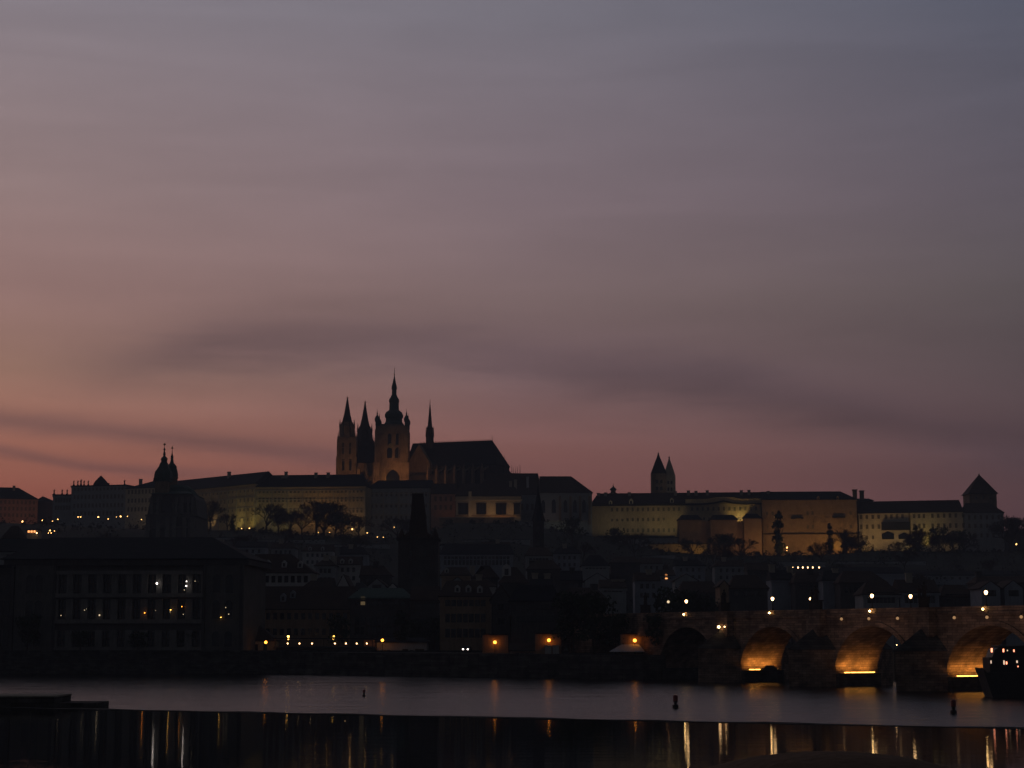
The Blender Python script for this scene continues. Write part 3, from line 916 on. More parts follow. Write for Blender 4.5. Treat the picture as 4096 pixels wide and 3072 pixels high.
# white wing right
tL, FL_, zeL, zrL, zbL = house('palace', 'pale lit wing with three window rows left of the square roofed tower', 'palace', 3434, 3852, 1136, 2050, 2003, 2225, 20, 'cream_plaster', 'brown_tile',
      2, 3, D1=1120, cornice=True, frame=None)
DL = 1128
pl = lambda px: apx(px, FL_, DL)
cA = [3453 + 22.5 * i for i in range(4)] + [3548 + 21 * i for i in range(4)]
cB = [3655, 3674, 3692] + [3724 + 22 * i for i in range(5)] + [3840]
windows(FL_, tL, [pl(c) for c in cA + cB], [Z(2073, DL)], 1.5, 2.6, b=-.12)
windows(FL_, tL, [pl(c) for c in cA[:4] + cB], [Z(2114, DL)], 1.5, 2.8, b=-.12)
windows(FL_, tL, [pl(c) for c in (3453, 3474, 3497, 3724, 3746)], [Z(2155, DL)], 1.4, 2.2, b=-.12)
MB().box(pl(3531), pl(3640), -2.4, -.003, Z(2120, DL), Z(2088, DL), FL_).build('balcony', 'slate', tL, 'dark glazed balcony')
for (p0, p1, y0, y1) in ((3531, 3577, 2156, 2124), (3594, 3636, 2156, 2130)):
    pts = [(pl(p0), Z(y0, DL)), (pl(p1), Z(y0, DL)), (pl(p1), Z(y1 + 10, DL)), (pl((p0 + p1) / 2), Z(y1, DL)), (pl(p0), Z(y1 + 10, DL))]
    MB().poly_extrude(pts, FL_, -.5, .2).build('arch_opening', 'window_glass', tL)
MB().box(pl(3634), pl(3641), -.4, -.003, Z(2225, DL), Z(2052, DL), FL_).build('pilaster', 'soot_stone', tL)
# unlit end wing and tower
tM, FM, *_r = house('palace', 'unlit end wing below the square roofed tower at the right', 'palace', 3856, 4014, 1120, 2050, 2012, 2225, 20, 'grey_plaster', 'brown_tile',
      3, 7, D1=1118, rows=(2078, 2112, 2150), ncol=6, ww=1.4, wh=2.6)
D = 1150
t = thing('square_tower', 'square tower with steep pyramid roof at the right end of the castle', 'tower', (X(3930, D), D, Z(2200, D)))
xl, xr = X(3875, D), X(3984, D)
MB().box(xl, xr, D - 8, D + 8, Z(2210, D), Z(1979, D)).build('wall', 'soot_stone', t)
cx = (xl + xr) / 2
hw = (xr - xl) / 2
MB().lathe([((hw + .9) * 1.414, Z(1979, D) + .003), ((hw - .6) * 1.414, Z(1966, D)), ((hw * .45) * 1.414, Z(1930, D)), (.5, Z(1901, D)), (.12, Z(1897, D))], cx, D, 4, pi / 4).build('roof', 'brown_tile', t)
MB().tube((cx, D, Z(1903, D)), (cx, D, Z(1893, D)), .2, .1).ball((cx, D, Z(1899, D)), .5).build('finial', 'black_iron', t)
for p in (3902, 3930, 3958):
    MB().box(X(p, D) - .5, X(p, D) + .5, D - 8.1, D - 7.8, Z(2000, D), Z(1990, D)).build('window', 'window_glass', t)

# twin basilica towers
D = 1205
for (pc, hwp, ytop, yeave, matw, lab) in ((2634, 29.5, 1808, 1896, 'soot_stone', 'taller darker one of the twin pointed white towers'),
                                   (2680.5, 22.5, 1820, 1906, 'pale_stone', 'shorter paler one of the twin pointed white towers')):
    k = D / FPX; cx = X(pc, D, 1900); h = hwp * k; dd = D + (0 if pc < 2650 else 6)
    t = thing('basilica_tower', lab, 'tower', (cx, dd, Z(2000, D)), 'twin towers behind the long palace')
    MB().box(cx - h, cx + h, dd - h, dd + h, Z(2060, D), Z(yeave, D)).build('wall', matw, t)
    MB().lathe([((h + .15) * 1.414, Z(yeave, D) + .003), (h * 1.20, Z(yeave - 16, D)), (h * .68, Z(yeave - 46, D)), (h * .30, Z(ytop + 22, D)), (.25, Z(ytop + 6, D))], cx, dd, 4, pi / 4).build('spire', 'slate' if pc < 2650 else 'pale_stone', t)
    MB().tube((cx, dd, Z(ytop + 8, D)), (cx, dd, Z(ytop, D)), .2, .1).ball((cx, dd, Z(ytop + 7, D)), .55).build('finial', 'black_iron', t)
    for yy in (1935, 1962):
        for s in (-.3, .3):
            MB().box(cx + s * h - h * .16, cx + s * h + h * .16, dd - h - .12, dd - h + .3, Z(yy, D), Z(yy - 13, D)).build('window', 'window_glass', t)
sun_spot((X(2690, 1180), 1185, Z(1985, 1180)), (X(2682, D), D, Z(1900, D)), 500, (1, .85, .6), 60)
# small lantern turret
D = 1160
t = thing('lantern_turret', 'small onion topped lantern turret on the roof left of the twin towers', 'turret', (X(2452, D), D, Z(1985, D)))
cx = X(2453, D, 1960)
MB().lathe([(2.3, Z(1990, D)), (2.3, Z(1972, D)), (1.6, Z(1970, D)), (1.5, Z(1962, D))], cx, D, 8).build('base', 'soot_stone', t)
MB().lathe([(1.9, Z(1962, D) + .002), (2.2, Z(1957, D)), (1.4, Z(1952, D)), (.5, Z(1948, D)), (.15, Z(1940, D)), (.1, Z(1934, D))], cx, D, 8).build('roof', 'copper_green', t)

# floodlights on the fronts
def flood(px, py, D, ty, power, col, off=12, size=115, tD=None):
    return sun_spot((X(px, D - off, py), D - off, Z(py, D - off)), (X(px, D, ty), tD or D, Z(ty, D)), power, col, size)


Y_ = (1, .72, .22); O_ = (1, .50, .13); G_ = (.95, .95, .40)
flood(985, 2112, 1155, 2030, 1900, (1, .80, .20), 12)
flood(940, 2112, 1166, 2040, 1300, (1, .84, .28), 12)
flood(830, 2110, 1190, 2000, 1000, (1, .70, .35), 14)
flood(720, 2112, 1212, 2010, 700, (1, .66, .36), 14)
flood(600, 2110, 1230, 2050, 450, (1, .66, .38), 14)
flood(1060, 2120, 1149, 2020, 700, (.95, .85, .4), 15)
flood(1130, 2120, 1148, 2020, 900, (.9, .9, .4), 14)
flood(1190, 2125, 1147, 2020, 1100, (1, .62, .25), 14)
flood(1300, 2128, 1146, 1995, 1700, (1, .55, .15), 14)
flood(1290, 2060, 1146, 1975, 500, (1, .55, .12), 7)
flood(1400, 2135, 1145, 2020, 800, (1, .6, .3), 14)
flood(1450, 2130, 1144, 2060, 700, (1, .75, .45), 14)
flood(1240, 2126, 1147, 2030, 800, (1, .58, .25), 15)
flood(1350, 2130, 1146, 2030, 1000, (1, .58, .25), 15)
flood(1800, 2085, 1155, 2020, 260, (1, .45, .2), 10)
for px in (2420, 2500, 2580, 2650):
    flood(px, 2145, 1144, 2060, 620, (1, .85, .5), 16)
for px, p_ in ((2760, 1500), (2860, 1700), (2960, 1800), (3030, 1300)):
    flood(px, 2082, 1146, 2025, p_ * 1.05, (1, .74, .26), 13, 125)
flood(2680, 2120, 1144, 2050, 900, (1, .80, .36), 15)
for px, p_ in ((2780, 500), (2900, 700), (3000, 1500)):
    flood(px, 2215, 1126, 2140, p_ * 1.3, (1, .50, .18), 13)
for px, p_ in ((3090, 1700), (3160, 900), (3240, 1500), (3300, 1700), (3390, 2200)):
    flood(px, 2205, 1130, 2120, p_ * 1.25, (1, .54, .15), 17, 125)
flood(3345, 2205, 1130, 2130, 900, (1, .6, .1), 6)
flood(3450, 2195, 1134, 2110, 1500, (1, .66, .26), 14)
flood(3520, 2195, 1132, 2110, 1300, (1, .62, .28), 14)
flood(3640, 2195, 1128, 2130, 900, (1, .75, .35), 12)
flood(3702, 2195, 1126, 2110, 2000, (1, .72, .18), 7, 95)
flood(3600, 2195, 1129, 2110, 700, (1, .66, .28), 14)
flood(3780, 2195, 1124, 2110, 700, (1, .66, .28), 14)
# ------------------------------------------------------------------ cathedral
DC = 1230.0
K = DC / FPX
xc = lambda px, py=1800: X(px, DC, py)
zc_ = lambda py: Z(py, DC)
cat = thing('cathedral', 'gothic cathedral with dark steep roof, green great tower and three slim spires', 'cathedral', (xc(1660), DC + 10, zc_(2040)))
zb = zc_(2050)


def spire(name, px, prof, dd=0, mat='black_stone', n=8, parent=cat, rot=pi / 8):
    """prof: list of (half width px, py)"""
    cx = X(px, DC + dd, 1750)
    return MB().lathe([(max(.1, h * K), Z(y, DC + dd)) for h, y in prof], cx, DC + dd, n, rot).build(name, mat, parent)


def pinn(mb, px, y0, y1, w, dd=0):
    cx = X(px, DC + dd, (y0 + y1) / 2); r = w * K
    z0, z1 = Z(y0, DC + dd), Z(y1, DC + dd)
    zm = z0 + (z1 - z0) * .45
    mb.box(cx - r, cx + r, DC + dd - r, DC + dd + r, z0, zm)
    mb.lathe([(r * 1.5, zm + .002), (r * 1.0, zm + (z1 - zm) * .12), (r * .4, zm + (z1 - zm) * .6), (.06, z1)], cx, DC + dd, 4, pi / 4)
    return mb


# west towers
def west_tower(pc, dy, dd, body, lab):
    t = MB()
    cx = X(pc, DC + dd, 1750)
    f = lambda w: w * K
    zz = lambda y: Z(y + dy, DC + dd)
    tw = MB().box(cx - f(36), cx + f(40), DC + dd - f(36), DC + dd + f(36), zb, zz(1752)).build('west_tower', body, cat, lab)
    # corner buttresses, stepped
    for sx_ in (-1, 1):
        for sy in (-1, 1):
            bx = cx + f(2) + sx_ * f(34); by = DC + dd + sy * f(34)
            b = MB().box(bx - f(7), bx + f(7), by - f(7), by + f(7), zb, zz(1830)).box(bx - f(5), bx + f(5), by - f(5), by + f(5), zz(1830) + .002, zz(1765))
            b.lathe([(f(7), zz(1765) + .002), (f(2), zz(1742)), (.08, zz(1728))], bx, by, 4, pi / 4)
            b.build('buttress', body, tw)
    MB().lathe([(f(33), zz(1752) + .01), (f(33), zz(1708)), (f(27), zz(1702)), (f(25), zz(1690))], cx, DC + dd, 8, pi / 8).build('belfry', body, tw)
    MB().lathe([(f(22), zz(1690) + .01), (f(14), zz(1660)), (f(7.5), zz(1625)), (f(3), zz(1598)), (.2, zz(1590))], cx, DC + dd, 8, pi / 8).build('spire', 'black_stone', tw)
    for i in range(8):
        pm = MB(); a = pi / 8 + i * pi / 4
        bx, by = cx + f(31) * cos(a), DC + dd + f(31) * sin(a)
        pm.lathe([(f(3.2), zz(1712)), (f(3.2), zz(1700)), (f(1.3), zz(1690)), (.08, zz(1678))], bx, by, 4, pi / 4)
        pm.build('pinnacle', 'black_stone', tw)
    MB().tube((cx, DC + dd, zz(1594)), (cx, DC + dd, zz(1585)), .3, .15).box(cx - .9, cx + .9, DC + dd - .15, DC + dd + .15, zz(1592.5), zz(1590.5)).build('finial', 'gold', tw)
    for s in (-27, -20, -3, 7, 24, 30):
        MB().box(cx + f(2 + s) - .22, cx + f(2 + s) + .22, DC + dd - f(38.5), DC + dd - f(36) - .004, zz(1905), zz(1760)).build('rib', body, tw)
    for yy in (1795, 1848, 1900):
        MB().box(cx - f(35), cx + f(39), DC + dd - f(39.5), DC + dd - f(38.5) - .004, zz(yy), zz(yy - 3)).build('string_course', body, tw)
    for yy, hh, ww_ in ((1885, 44, 9), (1820, 45, 6), (1743, 30, 4)):
        for s in ((-14, 14) if yy != 1885 else (-12, 16)):
            MB().box(cx + f(2 + s - ww_ / 2), cx + f(2 + s + ww_ / 2), DC + dd - f(36.8), DC + dd - f(36.0) - .003, zz(yy), zz(yy - hh)).build('window', 'window_glass', tw)
    return tw


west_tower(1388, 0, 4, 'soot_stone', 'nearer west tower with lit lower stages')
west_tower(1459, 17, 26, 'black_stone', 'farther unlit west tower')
# nave between towers and great tower
yn = DC + 2
F = Fr((xc(1424), yn), (xc(1520), yn))
MB().box(0, F.L, 0, 22, zb, zc_(1850), F).build('nave_wall', 'soot_stone', cat)
MB().box(0, F.L, -9, -.01, zb, zc_(1905), F).build('aisle', 'soot_stone', cat)
MB().roof(F, 0, F.L, 0, 22, zc_(1850), Z(1786, DC + 13), 0, 0, .4).build('nave_roof', 'slate', cat)
for p in (1440, 1470, 1500):
    a = (xc(p) - F.A[0]); MB().box(a - .9, a + .9, -12, -9.01, zb, zc_(1880), F).lathe([(1.3, zc_(1880) + .003), (.5, zc_(1866)), (.05, zc_(1855))], a, -10.5, 4, pi / 4, F).build('buttress', 'soot_stone', cat)
    MB().box(a + 1.6, a + 3.4, -9.12, -8.9, zc_(1990), zc_(1925), F).build('window', 'window_glass', cat)
# great south tower
cx = xc(1573); f = lambda w: w * K
dg = DC - 8
gt = MB().box(cx - f(60), cx + f(60), dg - f(60), dg + f(60), zb, zc_(1742)).box(cx - f(64), cx + f(64), dg - f(64), dg + f(64), zc_(1742) + .002, zc_(1716)).build('great_tower', 'soot_stone', cat)
for sx_ in (-1, 1):
    for sy in (-1, 1):
        bx, by = cx + sx_ * f(58), dg + sy * f(58)
        MB().box(bx - f(12), bx + f(12), by - f(12), by + f(12), zb, zc_(1860)).box(bx - f(8), bx + f(8), by - f(8), by + f(8), zc_(1860) + .002, zc_(1730)).build('buttress', 'soot_stone', gt)
        MB().lathe([(f(7), zc_(1716) + .01), (f(7), zc_(1700)), (f(9.5), zc_(1697)), (f(10), zc_(1687)), (f(6), zc_(1678)), (f(2.2), zc_(1672)), (f(3), zc_(1668)), (f(1), zc_(1660)), (.1, zc_(1648 if sy < 0 else 1652))], bx, by, 8).build('corner_turret', 'copper_green', gt)
MB().lathe([(f(66), zc_(1716) + .003), (f(66), zc_(1706)), (f(60), zc_(1706) + .003)], cx, dg, 4, pi / 4).build('gallery', 'soot_stone', gt)
prof = [(40, 1712), (40, 1700), (35, 1694), (34, 1680), (38, 1676), (39, 1666), (34, 1656), (24, 1649), (21, 1647), (20, 1630), (20, 1616), (22, 1614), (21, 1604), (15, 1595), (12, 1588), (10, 1584), (9.5, 1566), (11.5, 1563), (11, 1553), (7.5, 1540), (4, 1524), (1.8, 1512), (1, 1500), (.6, 1484)]
MB().lathe([(f(w), zc_(y)) for w, y in prof], cx + f(5), dg, 8, pi / 8).build('copper_dome', 'copper_green', gt, smooth=False)
MB().ball((cx + f(5), dg, zc_(1504)), f(3)).tube((cx + f(5), dg, zc_(1486)), (cx + f(5), dg, zc_(1478)), .2, .1).build('finial', 'gold', gt)
# openings
for (p, y0, y1, w_, m_) in ((1558, 1842, 1800, 20, 'window_glass'), (1590, 1842, 1800, 20, 'window_glass'), (1558, 1790, 1745, 14, 'window_glass'), (1590, 1790, 1745, 14, 'window_glass'), (1572, 1935, 1888, 52, 'window_glass')):
    xx = X(p, dg - f(60), y0); zz0, zz1 = zc_(y0), zc_(y1); h_ = f(w_) / 2
    pts = [(xx - h_, zz0), (xx + h_, zz0), (xx + h_, zz1 - h_), (xx + h_ * .6, zz1 - h_ * .35), (xx, zz1), (xx - h_ * .6, zz1 - h_ * .35), (xx - h_, zz1 - h_)]
    MB().poly_extrude(pts, W0, dg - f(60) - .25, dg - f(60) + .1).build('window', m_, gt)
MB().ball((X(1556, dg - 11), dg - f(60) - .3, zc_(1792)), f(8), 16).build('clock', 'gold', gt) if False else MB().poly_extrude([(X(1557, dg - 11) + f(9) * cos(q * pi / 8), zc_(1794) + f(9) * sin(q * pi / 8)) for q in range(16)], W0, dg - f(60) - .6, dg - f(60) - .26).build('clock_face', 'gold', gt)
# ribs and tracery on the great tower
for i in range(9):
    a = cx - f(52) + f(104) * i / 8
    MB().box(a - .28, a + .28, dg - f(60) - .55, dg - f(60) - .004, zc_(1880) + .01, zc_(1850) - .6).box(a - .28, a + .28, dg - f(60) - .55, dg - f(60) - .004, zc_(1742) + .01, zc_(1716)).build('rib', 'soot_stone', gt)
for s_ in (-1, 1):
    for w_ in (30, 36):
        MB().box(cx + s_ * f(w_) - .3, cx + s_ * f(w_) + .3, dg - f(60) - .5, dg - f(60) - .004, zc_(1848) + .02, zc_(1748)).build('rib', 'soot_stone', gt)
# string courses
for yy in (1745, 1795, 1850, 1880):
    MB().box(cx - f(61.5), cx + f(61.5), dg - f(61.5), dg - f(60) - .004, zc_(yy), zc_(yy - 3)).build('string_course', 'soot_stone', gt)
# transept and choir
ch = DC + 2
F = Fr((xc(1640), ch), (X(1985, ch - 22, 1850), ch - 22))
chy = ch - 11
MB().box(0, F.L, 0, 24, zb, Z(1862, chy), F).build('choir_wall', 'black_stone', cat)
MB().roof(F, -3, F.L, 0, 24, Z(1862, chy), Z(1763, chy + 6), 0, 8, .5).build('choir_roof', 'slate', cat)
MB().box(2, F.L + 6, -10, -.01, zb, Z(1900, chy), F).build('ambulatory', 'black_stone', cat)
# transept gable facing the viewer, right of the great tower
MB().poly_extrude([(0, zb), (16, zb), (16, Z(1850, chy)), (8, Z(1775, chy)), (0, Z(1850, chy))], F, -4, -.02).build('transept', 'soot_stone', cat)
for i in range(7):
    a = 18 + i * 6.4
    if a > F.L + 3: break
    b = MB().box(a - .7, a + .7, -13, -10.01, zb, Z(1885, chy), F)
    b.lathe([(1.1, Z(1885, chy) + .002), (.5, Z(1874, chy)), (.06, Z(1862, chy))], a, -11.5, 4, pi / 4, F)
    b.add([F(a - .3, -10, Z(1888, chy)), F(a + .3, -10, Z(1888, chy)), F(a + .3, -.1, Z(1870, chy)), F(a - .3, -.1, Z(1870, chy)), F(a - .3, -10, Z(1894, chy)), F(a + .3, -10, Z(1894, chy)), F(a + .3, -.1, Z(1876, chy)), F(a - .3, -.1, Z(1876, chy))],
          [(0, 1, 2, 3), (7, 6, 5, 4), (0, 4, 5, 1), (1, 5, 6, 2), (2, 6, 7, 3), (3, 7, 4, 0)])
    b.build('flying_buttress', 'soot_stone', cat)
    MB().box(a + 2.0, a + 4.6, -.15, .1, Z(1890, chy), Z(1868, chy), F).build('window', 'window_glass', cat)
# cresting on the ridge
mb = MB(); a = 2
while a < F.L - 9:
    mb.box(a, a + .25, 11.8, 12.1, Z(1763, chy + 6) - .1, Z(1758.5, chy + 6), F); a += 1.1
mb.build('ridge_cresting', 'black_iron', cat)
p_ = F(F.L - 7.6, 12, 0); MB().tube((p_[0], p_[1], Z(1764, chy)), (p_[0], p_[1], Z(1738, chy)), .22, .1).build('finial', 'black_iron', cat)
# apse pinnacles
for (p, y0, y1) in ((2002, 1880, 1822), (2010, 1888, 1832), (2018, 1890, 1818), (2035, 1905, 1858), (2047.5, 1905, 1852), (2055, 1905, 1866), (2063, 1905, 1864), (2070.5, 1905, 1864), (2080, 1905, 1856), (2026, 1900, 1872), (1994, 1870, 1836)):
    pinn(MB(), p, y0 + 60, y1, 3.3, -6).build('pinnacle', 'black_stone', cat)
MB().lathe([(f(62), zb), (f(62), zc_(1893)), (f(46), zc_(1872)), (f(20), zc_(1850))], xc(1985), DC + 2, 10).build('apse', 'black_stone', cat)
# crossing fleche
cxf = X(1718, DC, 1700)
MB().lathe([(f(17), zc_(1790)), (f(16.5), zc_(1745)), (f(17.5), zc_(1742)), (f(13.5), zc_(1738)), (f(13.5), zc_(1712)), (f(15), zc_(1710)), (f(9.5), zc_(1700)), (f(6.5), zc_(1665)), (f(3), zc_(1625)), (f(1), zc_(1606)), (.12, zc_(1592))], cxf, DC + 6, 8, pi / 8).build('crossing_spire', 'black_stone', cat)
for i in range(8):
    fm = MB(); a = pi / 8 + i * pi / 4
    fm.lathe([(f(2.2), zc_(1745)), (f(1.8), zc_(1725)), (.05, zc_(1702))], cxf + f(16) * cos(a), DC + 6 + f(16) * sin(a), 4)
    fm.build('pinnacle', 'black_stone', cat)
# cathedral floodlights
def cflood(px, py, d, tpx, tpy, power, col=(1, .48, .14), size=90):
    return sun_spot((X(px, d, py), d, Z(py, d)), (X(tpx, DC, tpy), DC - 8, zc_(tpy)), power, col, size)


cflood(1385, 1925, DC - 22, 1388, 1860, 3000, (1, .45, .16), size=100)
cflood(1372, 1910, DC - 9, 1372, 1872, 260, (1, .5, .1), 120)
cflood(1555, 1935, DC - 36, 1573, 1860, 4200, (1, .45, .17), size=95)
cflood(1600, 1935, DC - 40, 1600, 1780, 5200, (1, .46, .2), size=50)
cflood(1556, 1925, DC - 21, 1556, 1905, 260, (1, .5, .1), 130)
cflood(1650, 1935, DC - 34, 1660, 1890, 2600, (1, .42, .16), size=100)
cflood(1740, 1925, DC - 42, 1745, 1880, 2200, (1, .42, .16), size=90)
cflood(1450, 1940, DC - 30, 1460, 1890, 1700, (1, .45, .18), size=100)
cflood(1578, 1712, DC - 18, 1578, 1650, 60, (1, .8, .55), 110)

# ------------------------------------------------------------------ domed church on the left
D = 860
k = D / FPX
ch_ = thing('domed_church', 'baroque church with big dome and slim belfry standing dark on the left', 'church', (X(680, D), D + 20, Z(2190, D)))
xx = lambda px, py=2000: X(px, D, py)
zz = lambda py: Z(py, D)
zb = zz(2230)
# nave block and steps
MB().box(xx(590), xx(778), D, D + 40, zb, zz(2062)).build('nave', 'church_plaster', ch_)
MB().poly_extrude([(xx(584), zz(2062) + .003), (xx(784), zz(2062) + .003), (xx(784), zz(2054)), (xx(776), zz(1992)), (xx(764), zz(1972)), (xx(600), zz(1972)), (xx(584), zz(2054))], W0, D + 4, D + 34).build('upper_nave', 'church_plaster', ch_)
MB().box(xx(582), xx(786), D - .6, D - .003, zz(2066), zz(2058)).build('cornice', 'church_plaster', ch_)
MB().box(xx(582), xx(786), D - .5, D - .003, zz(2112), zz(2106)).build('cornice', 'church_plaster', ch_)
for p in (594, 636, 672, 700, 740, 772):
    MB().box(xx(p) - .9, xx(p) + .9, D - .9, D - .003, zb, zz(2068)).build('pilaster', 'palace_stone', ch_)
for (p, y0, y1, w_) in ((615, 2185, 2130, 1.8), (655, 2185, 2130, 2.0), (728, 2150, 2080, 3.0), (660, 2048, 2000, 2.6)):
    pts = [(xx(p) - w_, zz(y0)), (xx(p) + w_, zz(y0)), (xx(p) + w_, zz(y1)), (xx(p) + w_ * .6, zz(y1) + w_ * .8), (xx(p), zz(y1) + w_), (xx(p) - w_ * .6, zz(y1) + w_ * .8), (xx(p) - w_, zz(y1))]
    yy = D - .15 if y0 > 2060 else D + 3.85
    MB().poly_extrude(pts, W0, yy, yy + .5).build('window', 'window_glass', ch_)
MB().roof(Fr((xx(600), D + 3), (xx(766), D + 3)), 0, xx(766) - xx(600), 0, 32, zz(1972), zz(1944), 8, 8, .2).build('roof', 'copper_green', ch_)
MB().lathe([(88 * k, zz(1990)), (86 * k, zz(1978)), (74 * k, zz(1960)), (58 * k, zz(1940)), (36 * k, zz(1928))], xx(682), D + 20, 12).build('lower_dome', 'copper_green', ch_)
for p in (600, 624, 700, 724, 748, 764):
    MB().box(xx(p) - .5, xx(p) + .5, D + 3.3, D + 3.99, zz(2054), zz(1985)).build('pilaster', 'palace_stone', ch_)
for p in (615, 700, 735, 756):
    MB().box(xx(p) - .8, xx(p) + .8, D + 3.85, D + 4.2, zz(2046), zz(2010)).build('window', 'window_glass', ch_)
# dome on drum (right, farther)
dc = D + 22
xd = X(687, dc, 1880)
zd = lambda y: Z(y, dc)
MB().lathe([(25 * k, zd(1990)), (25 * k, zd(1915)), (27.5 * k, zd(1913)), (27.5 * k, zd(1908))], xd, dc, 16).build('drum', 'soot_stone', ch_)
dm = MB().lathe([(26 * k, zd(1908) + .003), (26.5 * k, zd(1898)), (24 * k, zd(1884)), (20 * k, zd(1873)), (21.5 * k, zd(1870)), (19 * k, zd(1864)), (12 * k, zd(1856)), (9 * k, zd(1853))], xd, dc, 16).build('dome', 'copper_green', ch_)
MB().lathe([(8.5 * k, zd(1853) + .003), (6 * k, zd(1842)), (5.5 * k, zd(1830)), (6.3 * k, zd(1828)), (3.5 * k, zd(1820)), (2 * k, zd(1812)), (1 * k, zd(1800)), (.1, zd(1795))], xd, dc, 8).build('lantern', 'copper_green', ch_)
MB().ball((xd, dc, zd(1792)), 4.2 * k).tube((xd, dc, zd(1790)), (xd, dc, zd(1783)), .12, .08).build('finial', 'gold', ch_)
# belfry (left, nearer)
db = D + 6
xb = X(651, db, 1880); z2 = lambda y: Z(y, db)
MB().box(xb - 30 * k, xb + 22 * k, db, db + 6, z2(2070), z2(1925)).build('belfry', 'soot_stone', ch_)
MB().lathe([(42 * k, z2(1925) + .003), (42 * k, z2(1918)), (47 * k, z2(1914)), (46 * k, z2(1898)), (42 * k, z2(1886)), (31 * k, z2(1873)), (24 * k, z2(1862)), (18 * k, z2(1848))], xb, db + 3, 4, pi / 4).build('belfry_roof', 'copper_green', ch_)
MB().lathe([(12.5 * k, z2(1862)), (12.5 * k, z2(1838)), (14.5 * k, z2(1836)), (12 * k, z2(1829)), (6 * k, z2(1824)), (4.2 * k, z2(1820)), (5.5 * k, z2(1817)), (4.5 * k, z2(1808)), (2.5 * k, z2(1804)), (2.2 * k, z2(1801)), (4.3 * k, z2(1797)), (4 * k, z2(1792)), (1 * k, z2(1789)), (.8 * k, z2(1780)), (.1, z2(1776))], xb, db + 3, 8).build('belfry_lantern', 'copper_green', ch_)
MB().ball((xb, db + 3, z2(1775)), 5.0 * k).build('finial', 'gold', ch_)
MB().box(xb + 1, xb + 1.7, db - .2, db - .01, z2(1910), z2(1906)).build('lit_window', 'window_lit', ch_)
MB().lathe([(1.2, z2(1925)), (1.0, z2(1912)), (.3, z2(1905)), (.05, z2(1899))], xb - 29 * k, db + .5, 6).build('corner_urn', 'black_stone', ch_)

# ------------------------------------------------------------------ dark bridge tower in the middle
D = 540
k = D / FPX
t = thing('bridge_tower', 'tall black gothic gate tower rising in front of the unlit castle wing', 'tower', (X(1655, D), D + 5, 4))
x0, x1 = X(1592, D, 2300), X(1752, D, 2300)
MB().box(x0, x1, D, D + 10, 2, Z(2160, D)).build('wall', 'dark_plaster', t)
MB().box(x0 - .5, x1 + .5, D - .5, D + 10.5, Z(2160, D) + .003, Z(2152, D)).build('gallery', 'black_stone', t)
for i in range(9):
    a = x0 - .4 + (x1 - x0 + .8) * i / 9
    MB().box(a, a + .7, D - .45, D + .1, Z(2152, D) + .003, Z(2146, D)).build('merlon', 'black_stone', t)
cxm = X(1671, D, 2060)
vs = []; F = Fr((0, D), (1, D))
def rect(px0, px1, py, inset): return [(X(px0, D, py), D + inset), (X(px1, D, py), D + inset), (X(px1, D, py), D + 10 - inset), (X(px0, D, py), D + 10 - inset)]
lv = [(1600, 1745, 2152, .3), (1634, 1706, 2126, 1.9), (1641, 1700, 2060, 2.6), (1647, 1690, 1970, 3.2)]
mb = MB(); mb.v = []
for (a, b, y, i_) in lv:
    mb.v += [(p[0], p[1], Z(y, D) + .005) for p in rect(a, b, y, i_)]
for j in range(3):
    for i in range(4):
        mb.f.append((j * 4 + i, j * 4 + (i + 1) % 4, j * 4 + 4 + (i + 1) % 4, j * 4 + 4 + i))
mb.f += [(0, 1, 2, 3), (12, 13, 14, 15)]
mb.build('steep_roof', 'brown_tile', t)
for p in (1645, 1690):
    MB().tube((X(p, D, 1975), D + 5, Z(1974, D)), (X(p, D, 1975), D + 5, Z(1962, D)), .1, .04).build('finial', 'black_iron', t)
for (p, y) in ((1640, 2230), (1700, 2230), (1640, 2310), (1700, 2310)):
    MB().poly_extrude([(X(p, D) - .6, Z(y, D)), (X(p, D) + .6, Z(y, D)), (X(p, D) + .6, Z(y - 22, D)), (X(p, D), Z(y - 32, D)), (X(p, D) - .6, Z(y - 22, D))], W0, D - .1, D + .3).build('window', 'window_glass', t)
for (p0, p1) in ((1600, 1608), (1736, 1744)):
    MB().lathe([(1.0, Z(2152, D)), (.9, Z(2138, D)), (.05, Z(2112, D))], X((p0 + p1) / 2, D), D + .8, 6).build('corner_turret', 'brown_tile', t)
# slim dark church spire right of centre
D = 820; k = D / FPX
t = thing('church_spire', 'slim dark church spire standing before the pale terrace wall', 'tower', (X(2153, D), D, Z(2230, D)))
cx = X(2153, D, 2000)
MB().box(cx - 22 * k, cx + 22 * k, D - 22 * k, D + 22 * k, Z(2260, D), Z(2085, D)).build('wall', 'black_stone', t)
MB().lathe([(31 * k, Z(2085, D) + .003), (23 * k, Z(2062, D)), (14 * k, Z(2020, D)), (9 * k, Z(1990, D)), (5 * k, Z(1975, D)), (.1, Z(1938, D))], cx, D, 8, pi / 8).build('spire', 'slate', t)
for y in (2130, 2185):
    MB().box(cx - .8, cx + .8, D - 22 * k - .1, D - 22 * k + .2, Z(y, D), Z(y - 22, D)).build('window', 'window_glass', t)
# ------------------------------------------------------------------ stone bridge
BW = 4.75; BAY = 32.0; PT = 9.0
ux, uy = .437, -.8995
nxn, nyn = -.8995, -.437            # towards the viewer side
FBr = Fr((50.2, 378.0), (50.2 + ux, 378.0 + uy))   # a along the axis (coming nearer), b axis = left normal
